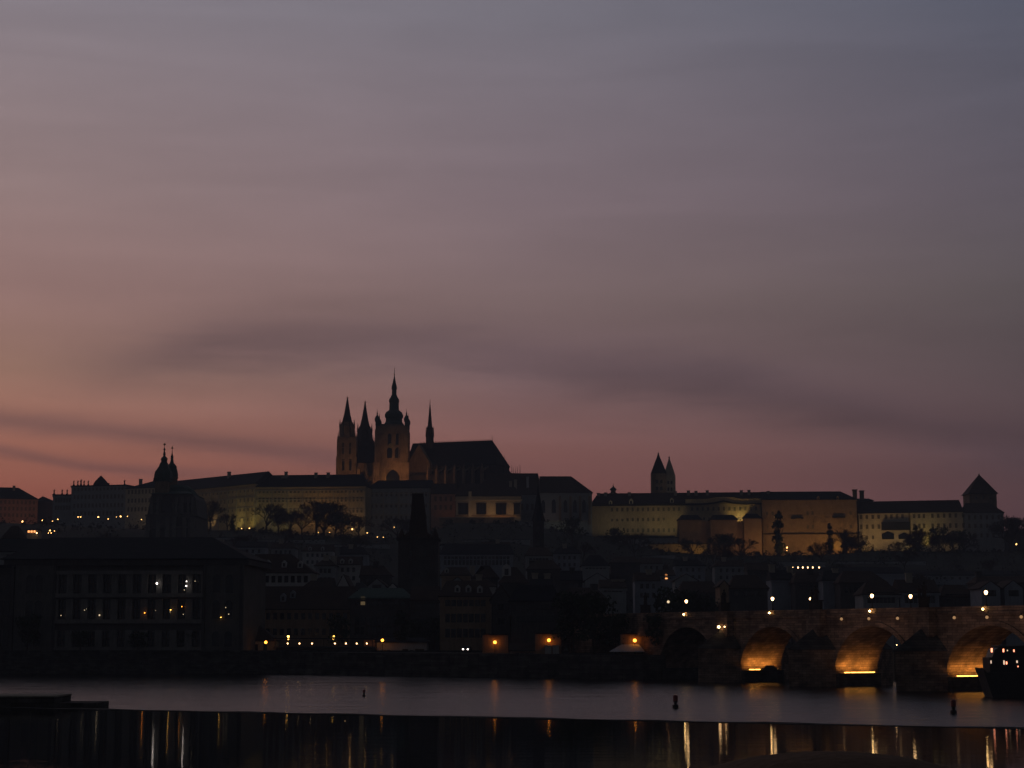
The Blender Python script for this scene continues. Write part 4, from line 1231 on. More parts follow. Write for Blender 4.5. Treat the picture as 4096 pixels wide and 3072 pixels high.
# Fr.v = (-u.y, u.x) = (.8995, .437): away from viewer; b<0 is the viewer side
t = thing('stone_bridge', 'old stone arch bridge with lit vaults and pointed pier roofs crossing at the right', 'bridge', (55, 370, -3))
ZD = 12.0
def archface(a0, a1, zs, rise, n=14):
    pts = []
    for i in range(n + 1):
        q = pi - pi * i / n
        pts.append(((a0 + a1) / 2 + (a1 - a0) / 2 * cos(q), zs + rise * sin(q)))
    return pts
piers = [(-BAY * k_ - PT, -BAY * k_) for k_ in range(-4, 4)]
piers.sort()
# each span: solid between the arch and the deck, built from strips
for (p0, p1) in zip(piers, piers[1:]):
    a0, a1 = p0[1], p1[0]
    pts = archface(a0, a1, .6, 9.3, 20)
    mb = MB()
    n = len(pts)
    top = ZD - .0
    vs = []
    for b in (-BW, BW):
        vs += [FBr(a, b, z) for a, z in pts] + [FBr(a, b, top) for a, z in pts]
    fs = []
    o2 = 2 * n
    for i in range(n - 1):
        fs.append((i, i + 1, n + i + 1, n + i))                     # viewer face
        fs.append((o2 + i + 1, o2 + i, o2 + n + i, o2 + n + i + 1))   # far face
        fs.append((i + 1, i, o2 + i, o2 + i + 1))                    # vault
        fs.append((n + i, n + i + 1, o2 + n + i + 1, o2 + n + i))    # top
    fs.append((0, n, o2 + n, o2)); fs.append((n - 1, o2 + n - 1, o2 + 2 * n - 1, 2 * n - 1))
    mb.add(vs, fs).build('arch', 'bridge_stone', t)
    # arch ring standing proud
    outer = archface(a0 - .0, a1 + .0, .6, 9.3, 20); inner = outer
    mb = MB()
    cxa = (a0 + a1) / 2
    for i in range(20):
        (aA, zA), (aB, zB) = outer[i], outer[i + 1]
        f2 = 1.075
        q = [(aA, zA), (aB, zB), (cxa + (aB - cxa) * f2, .6 + (zB - .6) * 1.09), (cxa + (aA - cxa) * f2, .6 + (zA - .6) * 1.09)]
        if min(z for _, z in q) < .5: q = [(a, max(z, .55)) for a, z in q]
        mb.poly_extrude(q, FBr, -BW - .18, -BW - .003)
    mb.build('arch_ring', 'bridge_stone', t)
for (p0, p1) in piers:
    pr = MB().box(p0, p1, -BW, BW, -6, ZD, FBr).build('pier', 'bridge_stone', t)
    pm = (p0 + p1) / 2
    # cutwater: triangular prism with pyramid roof, both sides
    for sgn in ((-1, 1) if p1 > -20 else ()):
        tip = sgn * (BW + 7.2); w_ = PT / 2 + .3
        A = [(pm - w_, sgn * (BW + .003)), (pm - w_ * .52, sgn * (BW + 3.6)), (pm, tip), (pm + w_ * .52, sgn * (BW + 3.6)), (pm + w_, sgn * (BW + .003))]
        mb = MB(); vs = [FBr(a, b, z) for z in (-6, 5.6) for a, b in A]
        fs = [(0, 1, 2, 3, 4)[::-1], (5, 6, 7, 8, 9)] + [(i, (i + 1) % 5, 5 + (i + 1) % 5, 5 + i) for i in range(5)]
        mb.add(vs, fs).build('cutwater', 'bridge_stone', pr)
        vs = [FBr(a + (a - pm) * .06, b + sgn * (.3 if abs(b) > BW + 1 else 0), 5.604) for a, b in A] + [FBr(pm, sgn * (BW + .003), 10.4)]
        MB().add(vs, [(0, 1, 2, 3, 4)[::-1], (0, 1, 5), (1, 2, 5), (2, 3, 5), (3, 4, 5), (4, 0, 5)]).build('cutwater_roof', 'quay_stone', pr)
    # pilaster bay above the cutwater carrying the statues
    for sgn in (-1, 1):
        b0, b1 = sorted((sgn * (BW + .004), sgn * (BW + 1.6)))
        MB().box(pm - 2.2, pm + 2.2, b0, b1, 8.0, 13.0, FBr).build('statue_bay', 'bridge_stone', pr)
    # low platform around the pier foot with the lamp row
    MB().box(p0 - .9, p1 + 1.3, -BW, BW, -3, 1.2, FBr).build('pier_platform', 'quay_stone', pr)
aS, aE = piers[0][0] - 60, piers[-1][1] + 30
MB().box(aS, aE, -BW - .25, -BW - .004, 11.6, 12.1, FBr).build('string_course', 'bridge_stone', t)
for sgn in (-1, 1):
    b0, b1 = sorted((sgn * BW, sgn * (BW - .45)))
    MB().box(aS, aE, b0, b1, ZD + .004, 13.05, FBr).build('parapet', 'bridge_stone', t)
MB().box(aS, aE, -BW + .46, BW - .46, ZD + .003, ZD + .12, FBr).build('deck', 'paving', t)
# continuing approach over the island to the tower
MB().box(aS, piers[0][0] - .01, -BW, BW, 0, ZD, FBr).build('approach', 'bridge_stone', t)
# lamp bars under three arches : five tubes each, on the +a face of a pier
for p0, p1 in piers:
    if -20 < p1 < 70:
        for i in range(5):
            b0 = -3.4 + i * 1.4
            MB().box(p1 + 1.02, p1 + 1.22, b0, b0 + 1.18, 1.3, 1.46, FBr).build('light_bar', 'strip_light', t)
        MB().box(p1 + .003, p1 + .22, -BW, BW, 2.9, 3.15, FBr).build('ledge', 'quay_stone', t)
        # warm area light sitting in the bar fixture, aimed up at the vault
        l = bpy.data.lights.new('light_bar_glow', 'AREA'); l.shape = 'RECTANGLE'; l.size = .25; l.size_y = 7.5
        l.energy = 120; l.color = (1, .42, .08); l.spread = radians(125)
        o = bpy.data.objects.new('light_bar_glow', l); COL.objects.link(o)
        o.location = FBr(p1 + 1.55, -.5, 1.75)
        from mathutils import Matrix, Vector
        d = Vector((FBr.u[0] * -1.0, FBr.u[1] * -1.0, 1.15)).normalized()
        yv = Vector((FBr.v[0], FBr.v[1], 0)); zv = -d; xv = yv.cross(zv).normalized()
        o.rotation_euler = Matrix((xv, yv, zv)).transposed().to_euler()

p = FBr(1.9, -1.6, 1.21)
t_ = thing('rowing_boat', 'small dark upturned boat in front of the left light bar row', 'boat', p)
FB2 = Fr((p[0], p[1]), (p[0] + FBr.v[0], p[1] + FBr.v[1]))
MB().poly_extrude([(0, 1.21), (4.2, 1.21), (3.6, 1.75), (2.6, 2.1), (1.4, 2.0), (.5, 1.6)], FB2, -.9, -.1).build('hull', 'black_paint', t_)
MB().box(1.2, 3.2, -.6, -.4, 2.02, 2.2, FB2).build('keel', 'timber', t_)
# lanterns on the parapet over each arch crown
def lantern_proto(name, label, cat, h, r, mat, group, arms=False):
    t_ = thing(name, label, cat, (0, 0, 0), group)
    MB().lathe([(.22, 0), (.2, .3), (.09, .45), (.06, h * .6), (.05, h)], 0, 0, 8).build('post', 'black_iron', t_)
    MB().lathe([(r * .55, h + .003), (r, h + r * 1.2), (r, h + r * 1.6), (r * .5, h + r * 2.2)], 0, 0, 8).build('lamp_glass', mat, t_)
    MB().lathe([(r * 1.15, h + r * 2.2 + .002), (r * .3, h + r * 2.9), (.03, h + r * 3.4)], 0, 0, 8).build('lamp_cap', 'black_iron', t_)
    return t_


gl = 'lanterns standing on the bridge parapet'
def at_s(s, side): return FBr(s, side * (BW - .22), 13.055)
L0 = lantern_proto('street_lamp', 'white lantern on the near parapet over the leftmost lit arch', 'street lamp', 1.9, .30, 'lamp_white', gl)
L0.location = at_s(11.5, -1)
for (s, side, lab) in ((43.5, -1, 'white lantern on the near parapet over the middle lit arch'), (74.5, -1, 'white lantern on the near parapet over the rightmost lit arch'),
                       (-21, -1, 'white lantern on the near parapet farthest left, beyond the lit arches'), (11.5, 1, 'white lantern on the far parapet between the two left near lanterns'),
                       (43.0, 1, 'white lantern on the far parapet between the two right near lanterns')):
    dup(L0, at_s(s, side), lab, gl)
# small floods at the parapet foot (bright) and soft ones on the spandrels
k0 = None
for (s, lab) in ((-21, 'small bright floodlight below the leftmost parapet lantern'), (11.3, 'small bright floodlight above the crown of the left lit arch'),
                 (43.6, 'small bright floodlight above the crown of the middle lit arch'), (74.4, 'small bright floodlight above the crown of the right lit arch')):
    p = FBr(s, -BW - .45, 12.55)
    if k0 is None:
        k0 = thing('floodlight', lab, 'floodlight', p, 'bright floodlights on the bridge parapet')
        q = MB().box(p[0] - .2, p[0] + .2, p[1] - .2, p[1] + .2, p[2] - .35, p[2] - .16).build('housing', 'black_iron', k0)
        q = MB().ball((p[0], p[1], p[2]), .17).build('lamp_glass', 'lamp_flood', k0)
    else: dup(k0, p, lab)
k1 = None
names = ['left lit arch', 'middle lit arch', 'right lit arch']
for j, c0 in enumerate((11.5, 43.5, 75.5)):
    for q_, (ds, w1) in enumerate(((-8.3, 'left'), (0, 'middle'), (8.3, 'right'))):
        if j == 0: continue
        p = FBr(c0 + ds, -BW - .6, 11.2)
        lab = 'dim round spotlight, %s of three under the string course over the %s' % (w1, names[j])
        if k1 is None:
            k1 = thing('spotlight', lab, 'spotlight', p, 'dim round spotlights on the bridge side')
            MB().box(p[0] - .12, p[0] + .12, p[1] - .12, p[1] + .12, p[2] + .3, p[2] + .6).build('bracket', 'black_iron', k1)
            MB().ball(p, .27).build('lamp_glass', 'spot_glow', k1)
        else: dup(k1, p, lab)
        # unseen floods added out over the water wash the spandrels
for c0 in (-4.5, 27.5, 59.5, 88):
    p = FBr(c0 + 18, -BW - 17, 1.2); q = FBr(c0 + 18, -BW, 10)
    sun_spot(p, q, 330 if c0 < 0 else 1250, (1, .58, .40), 70 if c0 < 0 else 112, 1, .5)
# statues on the piers
sb = None
pl_ = [(p0 + p1) / 2 for p0, p1 in piers]
labs = ['near side statue group on the pier at the right edge of the bridge', 'near side statue group on the pier right of the middle lit arch', 'near side statue group on the pier between the two left lit arches',
        'near side statue group on the pier left of all lit arches', 'near side statue group on the unlit bridge part nearest the lit arches', 'near side statue group on the bridge near the island trees']
for s, lab in zip(sorted(pl_, reverse=True)[1:6], labs):
    p = FBr(s, -BW - .8, 13.003)
    if sb is None:
        sb = thing('statue', lab, 'statue', p, 'statues on the bridge piers')
        MB().box(p[0] - .9, p[0] + .9, p[1] - .9, p[1] + .9, p[2], p[2] + 1.6).box(p[0] - 1.05, p[0] + 1.05, p[1] - 1.05, p[1] + 1.05, p[2] + 1.602, p[2] + 1.8).build('pedestal', 'black_stone', sb)
        g = statue_mb(2.7, p[0] - .1, p[1], p[2] + 1.803)
        g.v += []
        g.build('figure', 'black_stone', sb)
        statue_mb(2.0, p[0] + .75, p[1] + .1, p[2] + 1.803).build('figure', 'black_stone', sb)
    else: dup(sb, p, lab, rotz=s)
# ------------------------------------------------------------------ big riverside palace on the left
D = 472
k = D / FPX
x0, x1 = X(62, D), X(983, D)
F = Fr((x0, D), (x1, D - 3))
t = thing('riverside_palace', 'huge dark riverside palace with rows of tall windows at the left edge', 'palace', ((x0 + x1) / 2, D + 15, 2))
zz = lambda y: Z(y, D)
pa = lambda px: apx(px, F, D)
LQ = F.L
aC0, aC1 = pa(232), pa(830)
MB().box(0, LQ, 1.2, 30, 1, zz(2262), F).build('wall', 'facade_stone', t)
MB().box(-3, LQ + 1.2, -.4, 32, zz(2262) + .003, zz(2240), F).build('cornice', 'dark_plaster', t)
MB().roof(F, -3, LQ + .5, 0, 31, zz(2240) + .3, Z(2150, D + 15), 8, 13, .9).build('roof', 'slate', t)
# side bays and their openings; the middle is a recessed loggia of pillars
rows = ((2475, 2400), (2372, 2298), (2586, 2524))
for (a0, a1, nm) in ((0, aC0, 'side_bay'), (aC1, LQ, 'side_bay')):
    mb = MB().box(a0, a1, -.2, 1.19, 1, zz(2262) - .01, F)
    sb_ = mb.build(nm, 'facade_stone', t)
    wl = (pa(132), pa(168)) if a0 == 0 else (pa(880), pa(930))
    for (yb, yt) in rows:
        for a in wl:
            z0, z1 = zz(yb), zz(yt)
            pts = [(a - .95, z0), (a + .95, z0), (a + .95, z1 - .9), (a + .6, z1 - .3), (a, z1), (a - .6, z1 - .3), (a - .95, z1 - .9)]
            MB().poly_extrude(pts, F, -.26, -.203).build('window', 'window_glass', sb_)
n = 10
for r, (yb, yt) in enumerate(rows):
    z0, z1 = zz(yb), zz(yt)
    for i in range(n):
        a = aC0 + (aC1 - aC0) * (i + .5) / n
        f_ = MB().box(a - .95, a + .95, .95, 1.17, z0 + .1, z1 - .1, F).build('window', 'window_glass', t)
        MB().box(a - .08, a + .08, .85, .94, z0, z1, F).box(a - .95, a + .95, .85, .94, (z0 + z1) / 2 - .07, (z0 + z1) / 2 + .07, F).build('window_frame', 'timber', f_)
    for i in range(n + 1):
        a = aC0 + (aC1 - aC0) * i / n
        wd = 1.75 if r != 1 else 1.6
        MB().box(a - wd / 2, a + wd / 2, -.1, .8, z0 - .2, z1 + .2, F).build('pillar', 'palace_stone', t)
for (y0, y1, p) in ((2298, 2284, .55), (2390, 2374, .6), (2494, 2478, .6), (2600, 2588, .6)):
    MB().box(aC0 - .2, aC1 + .2, -p, 1.18, zz(y0), zz(y1), F).build('string_course', 'palace_stone', t)
for p in (62, 232, 830, 978):
    a = pa(p); MB().box(a - .35, a + .35, -.6, -.201, 1, zz(2262) - .02, F).build('pilaster', 'dark_plaster', t)
MB().box(-.2, LQ + .2, -.9, -.61, 1, zz(2602), F).build('plinth', 'facade_stone', t)
for (p, y, m_, r_) in ((636, 2335, 'lamp_cool', .38), (755, 2327, 'lamp_cool', .2), (754, 2345, 'lamp_cool', .27), (746, 2361, 'lamp_faint', .16), (789, 2326, 'lamp_faint', .16),
                 (587, 2452, 'lamp_orange', .2), (250, 2462, 'lamp_faint', .18), (405, 2461, 'lamp_faint', .32), (691, 2440, 'lamp_yellow', .19), (689, 2448, 'lamp_faint', .13), (736, 2427, 'lamp_orange', .16), (742, 2458, 'lamp_faint', .15),
                 (911, 2431, 'lamp_faint', .16), (892, 2470, 'lamp_yellow', .17), (923, 2457, 'lamp_faint', .18), (345, 2441, 'lamp_faint', .16), (353, 2436, 'lamp_faint', .1), (631, 2442, 'lamp_faint', .1)):
    xl = X(p, D, y); MB().ball((xl, D - 3 * (p - 62) / 921 - (.95 if p < 860 else .7), Z(y, D)), r_ * .62, 8).build('ceiling_lamp', m_, t)
# left neighbour at the frame edge
house('riverside_house', 'dark house half cut off by the left edge beside the riverside palace', 'house', -260, 58, D, 2272, 2232, 2640, 24, 'dark_plaster', 'slate', 0, 0, rows=(2370, 2470, 2585), ncol=11, ww=1.5, wh=4.2, m1=.9, flat=True)
house('turret_house', 'dark house with pointed roof poking up behind the riverside palace at far left', 'house', 12, 74, 640, 2152, 2104, None, 10, 'dark_plaster', 'brown_tile', 2, 2, cornice=False)
house('townhouse', 'grey roofed house behind the left shoulder of the riverside palace', 'house', -160, 330, 560, 2205, 2155, None, 16, 'grey_plaster', 'slate', 3, 5, rows=(2228,), ncol=9)

# ------------------------------------------------------------------ island and town houses
HZ = {}
house('townhouse', 'long pale house with four pale dormers just right of the riverside palace', 'house', 988, 1252, 560, 2290, 2216, None, 14, 'white_plaster', 'brown_tile', 2, 8,
      rows=(2330,), ncol=9, ww=1.2, wh=2.0, dormers=((1003, 2264, 2240, 'white_plaster'), (1068, 2264, 2238, 'white_plaster'), (1134, 2266, 2240, 'white_plaster'), (1198, 2268, 2242, 'white_plaster')), chimneys=())
house('townhouse', 'pale gable catching light behind the palace roof corner', 'house', 900, 965, 610, 2238, 2202, None, 12, 'white_plaster', 'brown_tile', 0, 0, along='b', cornice=False)
house('townhouse', 'dark roofed long house with one dim skylight and brown front', 'house', 986, 1412, 520, 2436, 2345, None, 16, 'brown_plaster', 'brown_tile', 0, 0,
      rows=(2478, 2540), ncol=14, ww=1.1, wh=1.8, dormers=((1128, 2402, 2372, 'blue_plaster'), (1165, 2388, 2360, 'blue_plaster')))
t = [o for o in bpy.data.objects if o.name.startswith('townhouse')][-1]
t = bpy.data.objects['townhouse'] if False else t
Fq = (X(1047, 518), 518)
sk_ = MB().box(Fq[0] - .7, Fq[0] + .7, 519.3, 519.6, Z(2414, 519), Z(2402, 519))
hs = [o for o in bpy.data.objects if o.get('label', '').startswith('dark roofed long house')][0]
sk_.build('skylight', 'window_dim', hs)
house('townhouse', 'house with bright white pointed gable wall left of the bridge tower', 'house', 1326, 1418, 540, 2392, 2300, None, 18, 'white_plaster', 'brown_tile', 0, 0, along='b', cornice=False, rows=(2400,), ncol=2)
house('townhouse', 'small grey front gable between white gable and bridge tower', 'house', 1472, 1542, 545, 2345, 2315, None, 14, 'grey_plaster', 'brown_tile', 0, 0, along='b', cornice=False, rows=(2362,), ncol=3, ww=.9)
house('townhouse', 'wide dark house with low copper coloured roof edge under the grey gable', 'house', 1400, 1640, 508, 2392, 2352, None, 14, 'dark_plaster', 'copper_green', 3, 3, rows=(2420, 2500, 2540), ncol=9, ww=1.2, wh=2.2,
      lit=((0, 1),), litmat='window_dim')
house('townhouse', 'narrow dark house with pale end wall directly below the bridge tower', 'house', 1642, 1756, 500, 2400, 2345, None, 12, 'dark_plaster', 'brown_tile', 0, 0, rows=(2440, 2500), ncol=5)
house('townhouse', 'square brown house with three pale dormers right of the bridge tower', 'house', 1760, 1964, 466, 2384, 2322, None, 15, 'brown_plaster', 'brown_tile', 2, 2,
      rows=(2425, 2490, 2550), ncol=7, ww=1.2, wh=2.2, dormers=((1829, 2366, 2338, 'white_plaster'), (1873, 2366, 2338, 'white_plaster'), (1919, 2368, 2340, 'white_plaster')))
house('townhouse', 'dark gable fronted house right of the three dormer house', 'house', 1966, 2040, 455, 2400, 2340, None, 15, 'dark_plaster', 'brown_tile', 0, 0, along='b', rows=(2440, 2500), ncol=3)
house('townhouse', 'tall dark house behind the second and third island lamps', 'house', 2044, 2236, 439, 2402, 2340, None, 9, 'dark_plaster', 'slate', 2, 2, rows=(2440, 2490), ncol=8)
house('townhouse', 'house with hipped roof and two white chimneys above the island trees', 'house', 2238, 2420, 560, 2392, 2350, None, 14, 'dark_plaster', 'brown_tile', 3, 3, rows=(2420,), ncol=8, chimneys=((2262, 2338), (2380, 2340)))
house('townhouse', 'low pale fronted house with two bright chimneys, right of centre', 'house', 2400, 2505, 590, 2350, 2318, None, 12, 'grey_plaster', 'brown_tile', 0, 0, rows=(2368,), ncol=5, chimneys=((2489, 2322), (2462, 2322)))
house('mansion', 'long pale two storey mansion right of the bridge tower on the lower slope', 'palace', 1762, 2052, 760, 2216, 2176, None, 16, 'blue_plaster', 'slate', 2, 2, rows=(2236, 2260), ncol=18, ww=1.1, wh=2)
house('mansion', 'pale upper mansion block set above the long two storey mansion', 'palace', 1764, 1918, 830, 2182, 2172, None, 12, 'blue_plaster', 'slate', flat=True, rows=(2200,), ncol=9, ww=1.1, wh=2)
house('townhouse', 'small house with dark roof and pale dormer in front of the long pale mansion', 'house', 1766, 1880, 640, 2300, 2268, None, 12, 'brown_plaster', 'brown_tile', 2, 2, dormers=((1786, 2290, 2270, 'white_plaster'),), chimneys=((1888, 2268),))
house('townhouse', 'dark pyramid roofed house between the mansion and the island', 'house', 1890, 1990, 600, 2310, 2262, None, 13, 'dark_plaster', 'brown_tile', 6, 6, chimneys=((1946, 2266),))
house('townhouse', 'steep roofed dark house with a pale dormer right of the pyramid roof', 'house', 2000, 2110, 590, 2330, 2268, None, 14, 'dark_plaster', 'brown_tile', 4, 4, dormers=((2026, 2300, 2252, 'white_plaster'),), chimneys=((2062, 2300),))
house('townhouse', 'faint grey house below the slim church spire', 'house', 2104, 2206, 720, 2222, 2190, None, 13, 'grey_plaster', 'brown_tile', 2, 2, rows=(2240,), ncol=6)
house('townhouse', 'house with narrow white chimney below the faint grey house', 'house', 2110, 2240, 640, 2276, 2240, None, 13, 'dark_plaster', 'brown_tile', 3, 3, chimneys=((2128, 2246),))
house('townhouse', 'rounded pale house half hidden by trees right of the slim spire', 'house', 2328, 2436, 760, 2262, 2220, None, 13, 'grey_plaster', 'slate', 4, 4, rows=(2276,), ncol=6)
house('townhouse', 'low dark house on the slope below the unlit end of the long palace', 'house', 2444, 2560, 780, 2250, 2226, None, 13, 'dark_plaster', 'brown_tile', 3, 3)
house('townhouse', 'house with a small lit window below the bright garden wall', 'house', 2630, 2700, 640, 2300, 2278, None, 12, 'blue_plaster', 'brown_tile', 0, 0, rows=(2316,), ncol=3, lit=((0, 1),), litmat='window_warm', ww=.8, wh=1.6)
house('townhouse', 'dark house left of the tall pale narrow house near the bridge', 'house', 2720, 2878, 560, 2370, 2325, None, 13, 'dark_plaster', 'brown_tile', 2, 2, rows=(2400,), ncol=6)
house('townhouse', 'tall narrow pale brown house near the left end of the bridge', 'house', 2880, 2914, 520, 2344, 2322, None, 12, 'brown_plaster', 'brown_tile', 0, 0, along='b', cornice=False)
house('townhouse', 'broad dark house above the leftmost lit arch', 'house', 2918, 3070, 560, 2352, 2300, None, 13, 'dark_plaster', 'brown_tile', 3, 3, rows=(2385,), ncol=6)
house('townhouse', 'bluish house with two pale chimneys left of the seven small lights', 'house', 3086, 3172, 620, 2318, 2280, None, 13, 'blue_plaster', 'slate', 0, 0, rows=(2330,), ncol=4, chimneys=((3046 + 50, 2262), (3168, 2268)))
house('townhouse', 'dark house with pale chimney right below the row of seven lights', 'house', 3180, 3300, 610, 2330, 2288, None, 13, 'dark_plaster', 'brown_tile', 2, 2, chimneys=((3249, 2282),), rows=(2350,), ncol=5)
house('townhouse', 'bluish roofed house with tall pale chimney above the middle lit arch', 'house', 3292, 3380, 600, 2320, 2282, None, 13, 'blue_plaster', 'slate', 2, 2, chimneys=((3352, 2278),))
house('townhouse', 'very dark wide roofed house above the middle lit arch', 'house', 3360, 3545, 590, 2330, 2284, None, 14, 'dark_plaster', 'brown_tile', 3, 4, rows=(2370,), ncol=8)
house('townhouse', 'grey fronted house right behind the middle bridge lantern', 'house', 3452, 3596, 540, 2376, 2325, None, 13, 'grey_plaster', 'brown_tile', 3, 3, rows=(2392, 2412), ncol=7)
house('townhouse', 'house framed by two bright white edge walls right of the middle lanterns', 'house', 3600, 3756, 540, 2368, 2318, None, 13, 'blue_plaster', 'brown_tile', 0, 0, rows=(2390, 2412), ncol=7, chimneys=((3650, 2296),))
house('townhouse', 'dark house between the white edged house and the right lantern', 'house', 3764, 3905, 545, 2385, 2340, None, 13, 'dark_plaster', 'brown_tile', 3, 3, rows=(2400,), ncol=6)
house('townhouse', 'pale gabled house right behind the rightmost white lantern', 'house', 3926, 4000, 520, 2352, 2325, None, 13, 'blue_plaster', 'brown_tile', 0, 0, along='b', cornice=False, rows=(2385,), ncol=3)
house('townhouse', 'pale gabled house at the right edge of the photo behind the bridge', 'house', 4018, 4090, 522, 2352, 2322, None, 13, 'blue_plaster', 'brown_tile', 0, 0, along='b', cornice=False, rows=(2385,), ncol=3)
house('townhouse', 'long dark house with a pale chimney behind the two pale gables', 'house', 3910, 4200, 600, 2330, 2304, None, 13, 'dark_plaster', 'brown_tile', 2, 2, chimneys=((3930, 2290),))
house('long_building', 'long low bluish building with seven small lights under the hill at right', 'house', 3130, 3620, 840, 2292, 2268, None, 12, 'blue_plaster', 'slate', 2, 2)
house('long_building', 'long low bluish roof right of the seven small lights under the hill', 'house', 3630, 4140, 860, 2300, 2282, None, 12, 'blue_plaster', 'slate', 2, 2, rows=(2318,), ncol=16)

# gatehouse at the waterside
house('gatehouse', 'waterside gatehouse with sloping dark roof and orange lit right corner', 'house', 952, 1098, 486, 2562, 2503, None, 9, 'cream_plaster', 'brown_tile', 0, 5, rows=(2604, 2640), ncol=3, ww=1.0, wh=1.8)
# low terrace pavilion with hanging lamps
D = 480
tp = thing('terrace_pavilion', 'long low waterside pavilion with flat roof and a row of small lamps', 'pavilion', (X(1300, D), D + 3, 4))
MB().box(X(1102, D), X(1502, D), D + 3, D + 8, 3.5, Z(2592, D)).build('wall', 'brown_plaster', tp)
MB().box(X(1100, D), X(1504, D), D - .8, D + 8.4, Z(2592, D) + .003, Z(2586, D)).build('floor_slab', 'dark_plaster', tp)
MB().box(X(1100, D), X(1500, D), D - 1, D + 8.4, Z(2556, D), Z(2552, D)).build('roof', 'slate', tp)
for i in range(9):
    px = 1106 + i * 48.5
    MB().box(X(px, D) - .1, X(px, D) + .1, D - .6, D - .4, Z(2586, D) + .003, Z(2556, D) - .003).build('post', 'timber', tp)
for px in (1120, 1180, 1245, 1385, 1440):
    MB().box(X(px, D) - 1, X(px, D) + 1, D + 2.9, D + 2.997, 4.2, Z(2604, D)).build('window', 'window_glass', tp)
MB().box(X(1455, D), X(1500, D), D + 2.8, D + 2.99, Z(2585, D), Z(2562, D)).build('side_wall', 'pink_plaster', tp)
g = 'row of small lamps hanging under the pavilion roof'
h0 = None
for i, px in enumerate((1155, 1202, 1252, 1343, 1387, 1430, 1470)):
    lab = ['first', 'second', 'third', 'fourth', 'fifth', 'sixth', 'seventh'][i] + ' small hanging lamp from the left under the long pavilion roof'
    p = (X(px, D - .7), D - .7, Z(2574, D))
    if h0 is None:
        h0 = thing('hanging_lamp', lab, 'lamp', p, g)
        MB().ball(p, .17, 8).build('lamp_glass', 'lamp_white', h0)
        MB().tube((p[0], p[1], p[2] + .17), (p[0], p[1], Z(2556, D)), .03, .03).build('cord', 'black_iron', h0)
    else: dup(h0, p, lab)
# lit white house and wall
tw, Fw, *_r = house('boathouse', 'low pale waterside house lit orange at its left corner', 'house', 1508, 1708, 482, 2566, 2550, None, 9, 'white_plaster', 'slate', 2, 2, rows=(), cornice=False)
for (p0, p1) in ((1614, 1636), (1664, 1700)):
    a0, a1 = apx(p0, Fw, 482), apx(p1, Fw, 482)
    MB().box(a0, a1, -.12, .1, 4.2, Z(2596, 482), Fw).build('door', 'timber', tw)
for p in (1545, 1560, 1650):
    a0 = apx(p, Fw, 482); MB().box(a0 - .35, a0 + .35, -.1, .1, Z(2616, 482), Z(2600, 482), Fw).build('window', 'window_glass', tw)
house('townhouse', 'small flat roofed house with a square orange lit porch, left of centre on the island', 'house', 1952, 2018, 444, 2592, 2588, None, 8, 'dark_plaster', 'slate', flat=True, rows=(2620,), ncol=2, cornice=False)
# porches around the island lamps (walls that catch the lamp light)
def porch(px0, px1, y0, y1, D_, lab, mat='brown_plaster'):
    t_ = thing('wall_niche', lab, 'wall', (X((px0 + px1) / 2, D_), D_, 4))
    x0_, x1_ = X(px0, D_), X(px1, D_)
    MB().box(x0_, x1_, D_, D_ + .6, 3.5, Z(y0, D_)).build('wall', mat, t_)
    MB().box(x0_ - .2, x1_ + .2, D_ - .6, D_ + .8, Z(y0, D_) + .003, Z(y0 - 5, D_)).build('coping', 'slate', t_)
    MB().box(x0_ - .35, x0_ - .003, D_ - .3, D_ + .2, 3.5, Z(y0, D_)).build('pier', mat, t_)
    return t_


porch(1936, 2032, 2540, 2595, 438.8, 'short brown wall lit orange by the lamp beside the three dormer house', 'brown_plaster')
porch(2146, 2244, 2536, 2580, 424.8, 'short wall lit orange by the middle island lamp', 'brown_plaster')
porch(2486, 2584, 2538, 2580, 410.8, 'short wall lit orange by the rightmost island lamp', 'brown_plaster')
tb_, Fb_, *_r = house('townhouse', 'low reddish waterside house left of two white pillars', 'house', 2040, 2176, 430, 2600, 2572, None, 8, 'pink_plaster', 'brown_tile', 0, 0, rows=(2636,), ncol=5, ww=.8, wh=1.4, cornice=False)
for i, px in enumerate((2192, 2222)):
    t_ = thing('gate_pillar', ('left' if i == 0 else 'right') + ' white pillar of the pair under the middle island lamp', 'pillar', (X(px, 424), 424, 4), 'pair of white pillars on the island')
    MB().box(X(px, 424) - .7, X(px, 424) + .7, 423.5, 424.5, 3.5, Z(2585, 424)).build('shaft', 'white_plaster', t_)
    MB().box(X(px, 424) - .85, X(px, 424) + .85, 423.35, 424.65, Z(2585, 424) + .002, Z(2581, 424)).build('capital', 'white_plaster', t_)
# pale market canopy
D = 408
t_ = thing('canopy_tent', 'pale grey sloping canopy tent beneath the rightmost island lamp', 'tent', (X(2510, D), D, 4))
F = Fr((X(2444, D), D), (X(2572, D), D))
MB().roof(F, 0, F.L, 0, 5, Z(2606, D), Z(2578, D), 2.5, 1, .2, t=.08).build('canopy', 'pale_canvas', t_)
for a in (.2, F.L * .5, F.L - .2):
    for b in (.2, 4.8): MB().tube(F(a, b, 3.9), F(a, b, Z(2608, D)), .06, .06).build('pole', 'black_iron', t_)
